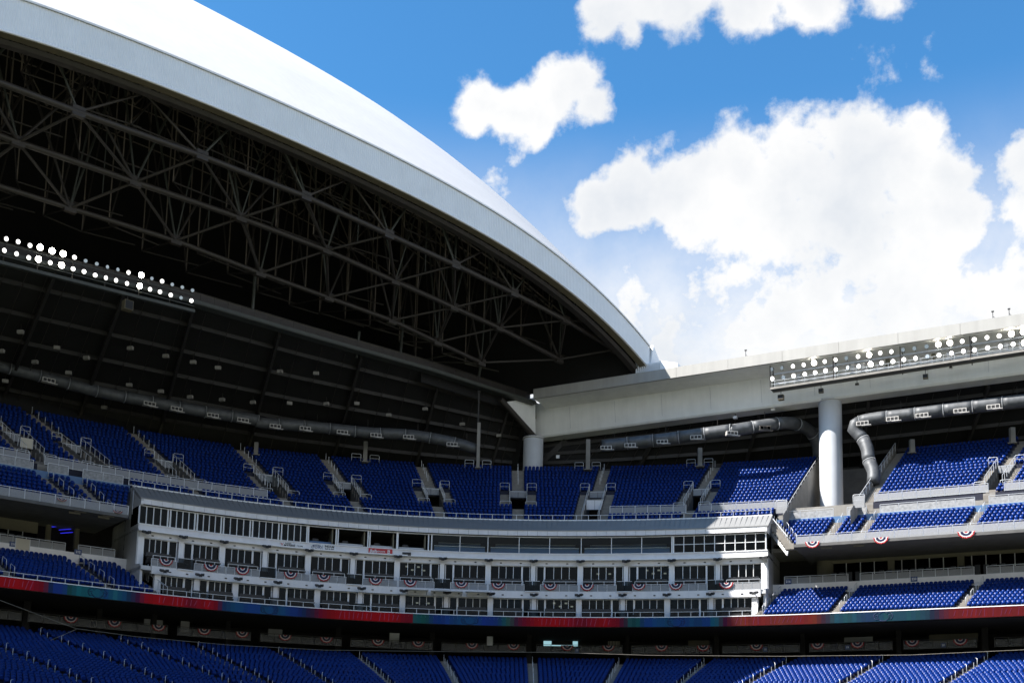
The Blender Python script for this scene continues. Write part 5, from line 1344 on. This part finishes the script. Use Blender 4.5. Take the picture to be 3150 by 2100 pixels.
g3p = lambda L: [(1500+x/2.412, 1000+y/2.412) for x, y in L]
g4p = lambda L: [(2250+x/2.412, 900+y/2.412) for x, y in L]
duct('long grey round air duct under the dark left canopy', [(-260, 1052), (-120, 1090)]+g1p([(0, 540), (350, 630), (700, 725), (1100, 805), (1500, 880), (1900, 945)])+g2p([(0, 722), (400, 755), (800, 795), (1100, 812), (1300, 842), (1480, 880), (1620, 925)]), 18.5, .78,
     g1p([(330, 670), (1075, 855), (1310, 930), (1530, 935), (1780, 980)])+g2p([(100, 780), (310, 800), (585, 825), (850, 850), (1085, 863), (1400, 908)]))
duct('silver air duct ending in a bend left of the tall column', g3p([(848, 893), (1060, 872), (1300, 845), (1550, 812), (1800, 778)])+g4p([(0, 1022), (200, 990), (400, 965), (520, 988), (600, 1045), (640, 1130), (650, 1230)]), [16]*6+[17, 19, 21.5, 23.5, 24.5, 25], .84,
     g3p([(890, 910), (1065, 890), (1300, 865), (1540, 840), (1790, 810), (2040, 780)])+g4p([(230, 1020)]))
duct('silver air duct dropping down right of the tall column', g4p([(2700, 735), (2400, 772), (2171, 800), (1700, 855), (1300, 905), (1050, 935), (935, 965), (905, 1010), (960, 1065), (1005, 1150), (1022, 1250), (1055, 1330), (1052, 1415)]), [16]*9+[15.5, 15, 14.5, 14], [.84]*200 if False else .82,
     g4p([(985, 962), (1205, 940), (1450, 908), (1710, 880), (1970, 852)]))
# slim posts standing in the upper deck
for x, y0, y1, d, w, lab in ((1470, 1300, 1440, 17.5, .45, 'slim grey post at the end of the left air duct'), (1123, 1358, 1422, 22, .55, 'short grey post in the left top rows'), (1808, 1352, 1446, 22, .6, 'grey concrete post in the top rows right of the short column'), (2153, 1378, 1436, 22, .6, 'short grey post in the top rows left of the tall column'), (2806, 1352, 1395, 22, .6, 'short grey post at the top of the right upper deck'), (3115, 1315, 1365, 22, .6, 'grey post near the right edge of the upper deck'), (787, 1360, 1400, 22, .5, 'dim post in the top rows of the left upper deck')):
    t, p = hit(x, y1, d); q = hit(x, y0, d)[1]
    th = thing('deck_post', p, lab, 'post'); bar('shaft', p, (p[0], p[1], q[2]), w, w, 'concrete', th)
    block('foot_plate', p+np.array([0, 0, .05]), tan(t), w*1.8, w*1.8, .12, 'concrete', th)
    for s in (-1, 1):
        if y1 > 1400: hoop('guard_hoop', pos(t+s*.5, d-.3, p[2]), pos(t+s*1.5, d-.3, p[2]), 1.1, 'rail', th)
th = thing('tie_post', hit(1471, 1300, 17.5)[1], 'thin dark tie rising from the slim post to the edge beam', 'post')
q0, q1_ = hit(1471, 1302, 17.5)[1], hit(1474, 1205, 17.5)[1]; bar('rod', q0, (q0[0], q0[1], q1_[2]), .2, .2, 'rib', th); block('cap', (q0[0], q0[1], q1_[2]), (1, 0), .4, .4, .2, 'rib', th)
# ------------------------------------------------------------------ floodlight racks
def lamp(parent, p, face, r, lit):
    f = bpy.data.objects.new('floodlight', None); f.location = tuple(_link(f, p, parent))
    fv = Vector(face).normalized(); x, y, z = _frame(fv)
    m_ = {0: 'lampoff', 1: 'lampon', 2: 'lamphot'}[lit]
    p = np.asarray(p); fv = np.array(fv)
    pipe('reflector', [p-fv*r*1.3, p-fv*r*.8, p-fv*r*.15, p], [r*.3, r*.62, r*.98, r*1.05], 'black', f, n=10)
    bar('lens', p+fv*.005, p+fv*.05, r*.9, r*.9, m_, f, kind='round')
    bar('yoke', p-fv*r*.7, p-fv*r*.7-np.array([0, 0, r*1.5]), .07, .07, 'black', f)
t1 = [(300, 567, 0), (375, 557, 0), (457, 545, 1), (537, 535, 1), (613, 520, 2), (693, 510, 1), (774, 497, 1), (853, 485, 0), (940, 473, 1), (1023, 460, 2), (1105, 447, 1), (1188, 437, 1), (1274, 423, 0), (1358, 412, 0), (1449, 398, 0), (1535, 383, 2), (1621, 372, 2), (1713, 360, 1), (1802, 347, 1), (1897, 332, 1), (1987, 320, 1), (2078, 306, 2), (2165, 290, 2), (2255, 276, 1), (2345, 262, 1)]
t2 = [(304, 637, 1), (386, 627, 0), (462, 616, 1), (545, 604, 1), (622, 593, 1), (699, 578, 1), (776, 570, 1), (864, 555, 0), (945, 546, 1), (1034, 530, 2), (1115, 521, 1), (1199, 510, 1), (1280, 496, 1), (1367, 487, 1), (1455, 473, 0), (1541, 463, 1), (1634, 449, 1), (1722, 434, 1), (1805, 425, 1), (1901, 409, 1), (1996, 398, 1), (2091, 382, 1), (2175, 370, 2), (2265, 356, 1)]
SR = 1.0
def rk(x, y, s=SR): return onplane(2250+x/2.412, 900+y/2.412, bm(0, s, 0), BT)
rack = thing('light_rack', rk(285, 700), 'steel rack of floodlights hung under the white girder lip', 'light rack')
for x, y, lit in t1+t2:
    p = rk(x, y); lamp(rack, p, (-BN[0]*.75+random.uniform(-.45, .25)-.25, -BN[1]*.75, -.42+random.uniform(-.1, .1)), (.29, .31, .38)[lit], lit)
for lst, dy in ((t1, 30), (t2, 33)):
    a, b = rk(lst[0][0]+10, lst[0][1]+dy), rk(lst[-1][0], lst[-1][1]+dy)
    for dd in (0, .28): bar('lamp_rail', a+np.array([*BN, 0])*(.35+dd), b+np.array([*BN, 0])*(.35+dd), .06, .06, 'rail', rack)
a, b = rk(285, 712), rk(2400, 395)
bar('walk_grating', a+np.array([*BN, 0])*.7, b+np.array([*BN, 0])*.7, 1.4, .05, 'concmid', rack)
bar('walk_channel', a, b, .1, .26, 'concrete', rack); bar('walk_channel', a+np.array([*BN, 0])*1.5, b+np.array([*BN, 0])*1.5, .1, .2, 'concrete', rack)
for dz in (.55, 1.0): bar('hand_rail', a+np.array([0, 0, dz]), b+np.array([0, 0, dz]), .035, .035, 'rail', rack)
for x, y0, y1 in ((288, 540, 712), (757, 468, 645), (1255, 398, 580), (1775, 318, 508), (2290, 250, 430)):
    p = rk(x, y1); bar('hanger_post', p, (p[0], p[1], ZL-LIPH+.05), .1, .1, 'steel', rack); q = p+np.array([*BN, 0])*1.5; bar('hanger_post', q, (q[0], q[1], ZL-1.3), .1, .1, 'steel', rack)
for x, y in ((500, 625), (900, 560), (975, 548), (1500, 480), (1612, 470), (2040, 405), (2150, 395), (1160, 520)):
    p = rk(x, y, 1.9); block('ballast_box', p, BT, .5, .35, 1.0, random.choice(['black', 'vent', 'soffit']), rack)
for i in range(26):
    p = lerp(a, b, (i+.5)/26); bar('rail_upright', p, p+np.array([0, 0, 1.0]), .035, .035, 'rail', rack)
for k, (x, y, lab) in enumerate(((368, 778, 'brown speaker box under the left end of the floodlight rack'), (665, 728, 'small brown speaker box under the rack, second from its left end'), (1440, 622, 'brown speaker box under the middle of the floodlight rack'), (932, 678, 'thin brown box under the floodlight rack beside the column'), (1628, 553, 'white camera box under the right half of the rack'))):
    p = rk(x, y, 2.0); th = thing('rack_box', p, lab, 'speaker'); mm = 'vent' if k == 4 else 'soffit'
    s = [1.0, .8, .8, .6, .5][k]
    block('cabinet', p, BT, .75*s, .6*s, .7*s*(.5 if k == 3 else 1), mm, th); block('grille', p-np.array([*BN, 0])*.31*s, BT, .65*s, .04, .5*s*(.5 if k == 3 else 1), 'hole', th)
    bar('hanger', p, p+np.array([0, 0, 1.0]), .06, .06, 'steel', th)
for x, y, lab in ((2378, 1260, 'second'), (2262, 1284, 'first')):
    p = onplane(x, y, bm(0, OVH+1.2, 0), BT); th = thing('girder_camera', p, 'small pale camera housing under the girder, %s from its left' % lab, 'camera'); block('housing', p, BT, .5, .5, .32, 'trim', th); bar('stem', p, (p[0], p[1], zweb+.02), .08, .08, 'steel', th)
# left rack on the edge beam
q1 = [(50, 352, 1), (145, 375, 1), (240, 405, 1), (322, 420, 2), (418, 448, 2), (507, 472, 2), (598, 500, 1), (688, 528, 0), (778, 552, 0), (862, 577, 0), (946, 598, 0), (1032, 622, 1), (1135, 643, 2), (1220, 670, 0), (1302, 692, 1), (1384, 718, 0), (1465, 740, 0), (1547, 765, 0)]
q2 = [(34, 445, 1), (132, 472, 1), (230, 503, 1), (308, 515, 2), (403, 543, 1), (493, 563, 2), (587, 593, 1), (675, 615, 1), (765, 643, 1), (850, 665, 1), (932, 685, 1), (1020, 710, 1), (1122, 730, 2), (1205, 757, 1), (1285, 777, 1), (1372, 803, 1), (1455, 825, 0), (1538, 848, 1)]
LF = LS0[:2]-AN*2.2
def lk(x, y): return onplane(x/2.613, 600+y/2.613, LF, AD)
rack2 = thing('light_rack', lk(800, 760), 'rack of glowing floodlights on the dark edge beam under the left roof', 'light rack')
for i, (x, y, lit) in enumerate(q1+q2):
    ph = ((i % 18) % 9)/9.0
    p = lk(x, y); lamp(rack2, p, (-AN[0]+.55-1.0*ph, -AN[1]*.9, -.35), (.22, .26, .36)[lit], lit)
for lst in (q1, q2):
    a, b = lk(-250, lst[0][1]-70), lk(lst[-1][0]+30, lst[-1][1]+38)
    bar('lamp_rail', lk(lst[0][0]-60, lst[0][1]+20)+np.array([*AN, 0])*.3, b+np.array([*AN, 0])*.3, .08, .08, 'steel2', rack2)
for i in range(0, 18, 3):
    p = lk(q2[i][0], q2[i][1]+80); bar('rack_post', p+np.array([*AN, 0])*.3, p+np.array([*AN, 0])*.3+np.array([0, 0, 2.6]), .09, .09, 'steel', rack2)
a, b = lk(-60, 528), lk(1560, 935); bar('walk_channel', a, b, .5, .35, 'steel2', rack2)
th = thing('hung_speaker', lk(1025, 880), 'dark box loudspeaker hung under the left floodlight rack', 'loudspeaker')
block('cabinet', lk(1025, 890), AD, 1.0, .9, 1.1, 'soffit', th); bar('hanger', lk(1025, 890), lk(1025, 800), .08, .08, 'steel', th); block('grille', lk(1025, 890)-np.array([*AN, 0])*.46, AD, .85, .05, .95, 'hole', th)
# ------------------------------------------------------------------ antennas on the girder
for x, y, lab in ((2294, 1083, 'left of the floodlight rack'), (3054, 968, 'over the middle of the floodlight rack'), (3104, 954, 'nearest the right edge')):
    l, z = bl(x, y, .8); p = bm(l, .8, ZL); th = thing('antenna', p, 'tiny antenna standing on the girder, %s' % lab, 'antenna')
    bar('mast', p, p+np.array([0, 0, 1.1]), .06, .06, 'black', th); bar('arm', p+np.array([0, 0, .5]), p+np.array([BT[0]*.45, BT[1]*.45, 0.0]), .05, .05, 'black', th); block('head', p+np.array([0, 0, 1.1]), BT, .3, .16, .16, 'black', th)
# ------------------------------------------------------------------ net cable in front of the lower bowl
cab = [(-200, 1775), (0, 1845), (160, 1905), (235, 1932), (420, 1957), (700, 1982), (1000, 1998), (1400, 2003), (1700, 2005), (2000, 2014), (2400, 2017), (2800, 2013), (3000, 2004), (3150, 1997), (3400, 1985)]
P = [hit(x, y, -24)[1] for x, y in cab]
o = pipe('net_cable', P, .02, 'concbright', None, n=5); tag(o, 'thin pale net cable sagging across the front of the lower bowl', 'cable')
o = pipe('stay_cable', [hit(235, 1934, -24)[1], hit(155, 1968, -23)[1]], .02, 'concbright', None, n=5); tag(o, 'short stay cable tied to the net cable at left', 'cable')
# ------------------------------------------------------------------ thin post rail on the press box roof edge
guard('roof_rail', 'thin post rail along the press box roof edge', tx(396, 7.3, 37.1), tx(2372, 7.3, 37.1), 7.3, 37.1, .62, 1.45, m=None, top=.02)
# parapet rail of the right club tier and slim rail of the left club front
guard('club_rail', 'thin glass rail along the front of the left club tier', CL_.tf[0], CL_.tf[3]-.5, .3, ZR+.06, .5, 1.5, m=None, top=.02)
# aisle handrails on the side and club tiers
for D, th in ((TR_, tR), (TL_, tL), (CR_, cR), (CL_, cL)):
    for i in range(len(D.tf)):
        for k in range(4):
            v = .08+k*.24; p = D.pt(D.t(i, v)+.5, v)
            hoop('aisle_rail', p, D.pt(D.t(i, v+.12)+.5, v+.12), .95, 'rail', th, r=.035, mid=False)
# raking handrails down the press box ends
for D, i, s in ((CR_, 0, -1), (CL_, 3, 1)):
    prev = None
    for k in range(7):
        v = k/6; p = D.pt(D.t(i, v)+s*.6, v); bar('raking_post', p, p+np.array([0, 0, 1.0]), .05, .05, 'rail', cR if s < 0 else cL)
        if prev is not None: tube('raking_rail', prev+np.array([0, 0, 1.0]), p+np.array([0, 0, 1.0]), .04, 'rail', cR if s < 0 else cL)
        prev = p
# ------------------------------------------------------------------ seats
def seat_geom(hi):
    n = 9 if hi else 6
    V = []; F = []
    # backrest: rounded shield with a rolled rim, slightly reclined; inner face, rim, back skin
    out = [(-.225, .30)]+[(.225*math.cos(w), .66+.17*math.sin(w)) for w in np.linspace(math.pi, 0, n)]+[(.225, .30)]
    rec = lambda z: .10+(z-.3)*.22
    k = len(out)
    for off, sc_ in ((0, .8), (.035, 1), (.07, .97)):
        for x, z in out: V.append((x*sc_, rec(z)+off, .52+(z-.52)*(sc_ if z > .52 else 1)))
    F += [tuple(range(k)), tuple(range(2*k, 3*k))[::-1]]+[(i, k+i, k+(i+1) % k, (i+1) % k) for i in range(k)]+[(k+i, 2*k+i, 2*k+(i+1) % k, k+(i+1) % k) for i in range(k-1)]
    # tipped-up seat pan: a shallow rounded tray standing in front of the back
    b = len(V); m = 5 if hi else 4
    pan = [(.215*math.cos(w), .50+.15*math.sin(w)) for w in np.linspace(math.pi, 0, m)]+[(.2, .30), (-.2, .30)]
    q = len(pan)
    for yo, s in ((0, 1.0), (-.07, .86)):
        for x, z in pan: V.append((x*s, .02-(z-.3)*.28+yo+(.04 if yo == 0 else 0), .3+(z-.3)*(1 if yo == 0 else .97)))
    F += [tuple(range(b+q, b+2*q)), ]+[(b+i, b+(i+1) % q, b+q+(i+1) % q, b+q+i) for i in range(q)]
    # standard
    b = len(V); 
    for x in (-.245, -.215):
        for y, z in ((-.05, .0), (.06, .0), (.1, .42), (-.02, .42)): V.append((x, y, z))
    F += [(b, b+1, b+2, b+3), (b+4, b+7, b+6, b+5), (b, b+3, b+7, b+4), (b+1, b+5, b+6, b+2), (b+3, b+2, b+6, b+7)]
    return np.array(V), F
S = np.array(SEATS)
pr = []
for s in S:
    x, y = pix(s[:3]); dist = np.linalg.norm(s[:3]-CAM); vis = (-5 < x < 3155 and y < 2103)
    pr.append((1e9 if not vis else dist))
pr = np.array(pr)
if DEBUG: print('near px', sorted(int(pix(S[i, :3])[0]) for i in np.argsort(pr)[:300])[::20])
if DEBUG: print('seats', len(S), 'visible', (pr < 1e8).sum())
keep = np.array([-260 < pix(s[:3])[0] < 3420 and pix(s[:3])[1] < 2160 for s in S])
near = set(np.argsort(pr)[:300].tolist())
V, F = seat_geom(True)
me = bpy.data.meshes.new('stadium_seat'); me.from_pydata(V.tolist(), [], F); me.materials.append(M['seat']); me.update()
for i in near:
    o = bpy.data.objects.new('stadium_seat', me); p = S[i, :3]; o.location = tuple(_link(o, p, None)); o.rotation_euler.z = S[i, 3]
    tag(o, 'blue tip-up seat in the lower bowl rows at the bottom left corner', 'seat', 'nearest seats of the lower bowl')
V, F = seat_geom(False)
rest = [i for i in range(len(S)) if keep[i] and i not in near]
A = S[rest]; c, s_ = np.cos(A[:, 3]+np.random.default_rng(3).normal(0, .035, len(A))), np.sin(A[:, 3])
tilt = np.random.default_rng(5).normal(0, .05, len(A))
VV = np.zeros((len(A), len(V), 3)); y_ = V[:, 1][None, :]+(V[:, 2][None, :]-.3)*tilt[:, None]
VV[:, :, 0] = A[:, 0, None]+V[:, 0]*c[:, None]-y_*s_[:, None]; VV[:, :, 1] = A[:, 1, None]+V[:, 0]*s_[:, None]+y_*c[:, None]; VV[:, :, 2] = A[:, 2, None]+V[:, 2]
me = bpy.data.meshes.new('stadium_seats')
nv = len(V); lt = np.array([len(f) for f in F]); li = np.concatenate([np.array(f) for f in F])
me.vertices.add(nv*len(A)); me.vertices.foreach_set('co', VV.reshape(-1))
LI = (li[None, :]+(np.arange(len(A))*nv)[:, None]).reshape(-1); LT = np.tile(lt, len(A))
me.loops.add(len(LI)); me.loops.foreach_set('vertex_index', LI.astype(np.int32))
me.polygons.add(len(LT)); me.polygons.foreach_set('loop_start', np.r_[0, np.cumsum(LT)[:-1]].astype(np.int32))
me.materials.append(M['seat']); me.update(calc_edges=True); me.validate()
o = bpy.data.objects.new('stadium_seats', me); COL.objects.link(o)
tag(o, 'rows upon rows of blue tip-up seats filling every tier', 'seats', kind='stuff')
if DEBUG: print('objects', len(bpy.data.objects), 'polys', sum(len(o.data.polygons) for o in bpy.data.objects if o.type == 'MESH'))
if DEBUG:
    for o in list(bpy.data.objects):
        if o.name in ('suite_chair', 'suite_chair.112', 'suite_chair.150'): print(o.name, o.location, pix(np.array(o.location)), pix(np.array(o.location)+np.array([0, 0, .85])))
    for nm in ('balcony_fascia', 'pane'): print(nm, ORI[bpy.data.objects[nm]])
